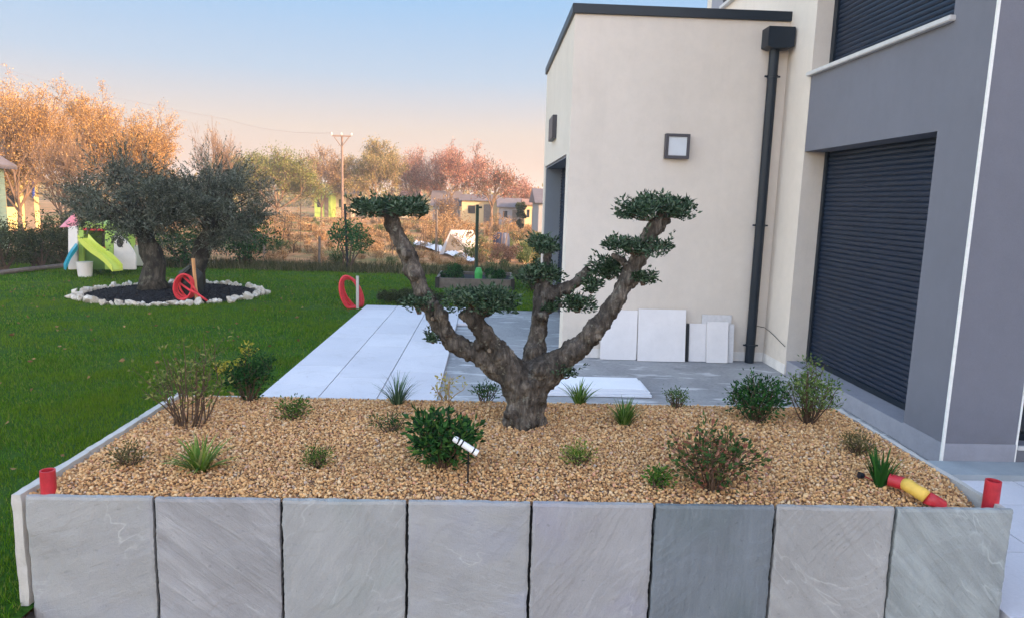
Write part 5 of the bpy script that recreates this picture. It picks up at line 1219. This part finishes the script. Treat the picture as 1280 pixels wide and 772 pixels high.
tree('reddish tree between the round green-brown tree and the broad red one', 521, 262, 183, 66, 60, 4, .018, LR, 9000, .11, seed=9)
tree('broad reddish tree, the tallest right of centre', 566, 264, 174, 90, 58, 4, .018, LR, 16000, .12, seed=10)
tree('small pale bare tree standing before the yellow shed', 614, 282, 192, 60, 42, 4, .013, LR, 1300, .12, seed=11, name='bare_tree', trunk_frac=.40, r0=.11)
tree('low hazy tree nearest the extension', 654, 266, 222, 52, 64, 3, .02, LR, 6000, .12, seed=12)
tree('leaning bare shrub-like tree whose stems slant right before the grey shed', 548, 300, 246, 46, 27, 3, .009, LB, 400, .07, seed=13, name='bare_tree', lean=30, r0=.06, trunk_frac=.5)
random.seed(5)
# distant mass of trees on the horizon
cs, rs = [], []
for i in range(260):
    Y_ = random.uniform(95, 150); x_ = random.uniform(-.78, .30) * Y_; h_ = random.uniform(1.0, 3.2); cs.append((x_, Y_, h_ * .6)); rs.append((random.uniform(2, 4), 2.5, h_))
p, d = cloud(cs, rs, 130); p[:, 2] = np.maximum(p[:, 2], 0); v, f = leaves(p, d, RNG.uniform(.35, .8, len(p)), .35); tag(np_obj('treeline', v, f, LY, rnd=leaf_rnd(len(p))), 'hazy line of far trees along the horizon', 'trees', kind='stuff')
# utility pole and wires
Yp = 50; a_, c_ = at_y(428, 262, Yp), at_y(427.5, 170, Yp); up_ = empty('utility_pole', (a_.x, Yp, 0)); tag(up_, 'tall wooden utility pole with a forked crossarm on the skyline', 'utility pole')
MB().tube([(a_.x, Yp, -.05), (c_.x, Yp, c_.z)], [.10, .07], 10).build('pole', M['pole'], up_); b = MB(); zt_ = c_.z; b.box((c_.x - .62, Yp - .14, zt_ - .08), (c_.x + .62, Yp - .06 - .052, zt_ + .02))
b.tube([(c_.x, Yp - .16, zt_ - .75), (c_.x - .5, Yp - .16, zt_ - .1)], .035, 5); b.tube([(c_.x, Yp - .16, zt_ - .75), (c_.x + .5, Yp - .16, zt_ - .1)], .035, 5); b.build('crossarm', M['pole'], up_)
for dx_ in (-.68, 0.0, .68): MB().tube([(c_.x + dx_, Yp - .13, zt_ + .02), (c_.x + dx_, Yp - .13, zt_ + .10), (c_.x + dx_, Yp - .13, zt_ + .2)], [.04, .07, .03], 8).build('insulator', M['grey_stake'], up_)
w0 = Vector((c_.x - .68, Yp - .13, zt_ + .15)); w1 = at_y(282, 149, 62); w2 = at_y(-40, 72, 90)
def sag(a__, b__, k_): return [a__.lerp(b__, t_) + Vector((0, 0, -k_ * 4 * t_ * (1 - t_))) for t_ in np.linspace(0, 1, 13)]
b = MB(); b.tube(sag(w0, w1, .35), .010, 4); b.tube(sag(w1, w2, .5), .012, 4); tag(b.build('power_line', mplain('wire', (.30, .20, .17), .6), origin=w0), 'thin power line running left from the utility pole', 'power line')

# ================================================================== EVENING HAZE
hz_ = MB().box((-420, -130, -1.2), (420, 720, 9.6)).build('haze', bpy.data.materials.new('haze_air')); hm = hz_.data.materials[0]; hm.use_nodes = True; hn = hm.node_tree
for n_ in list(hn.nodes):
    if n_.type == 'BSDF_PRINCIPLED': hn.nodes.remove(n_)
pv = hn.nodes.new('ShaderNodeVolumePrincipled'); pv.inputs['Color'].default_value = (.95, .93, .92, 1); pv.inputs['Density'].default_value = HAZE; pv.inputs['Anisotropy'].default_value = .3
hn.links.new(pv.outputs[0], hn.nodes['Material Output'].inputs['Volume']); hz_['kind'] = 'stuff'; tag(hz_, 'thin evening haze over the allotments', 'haze')
SC.cycles.volume_bounces = 0; SC.cycles.volume_step_rate = 4
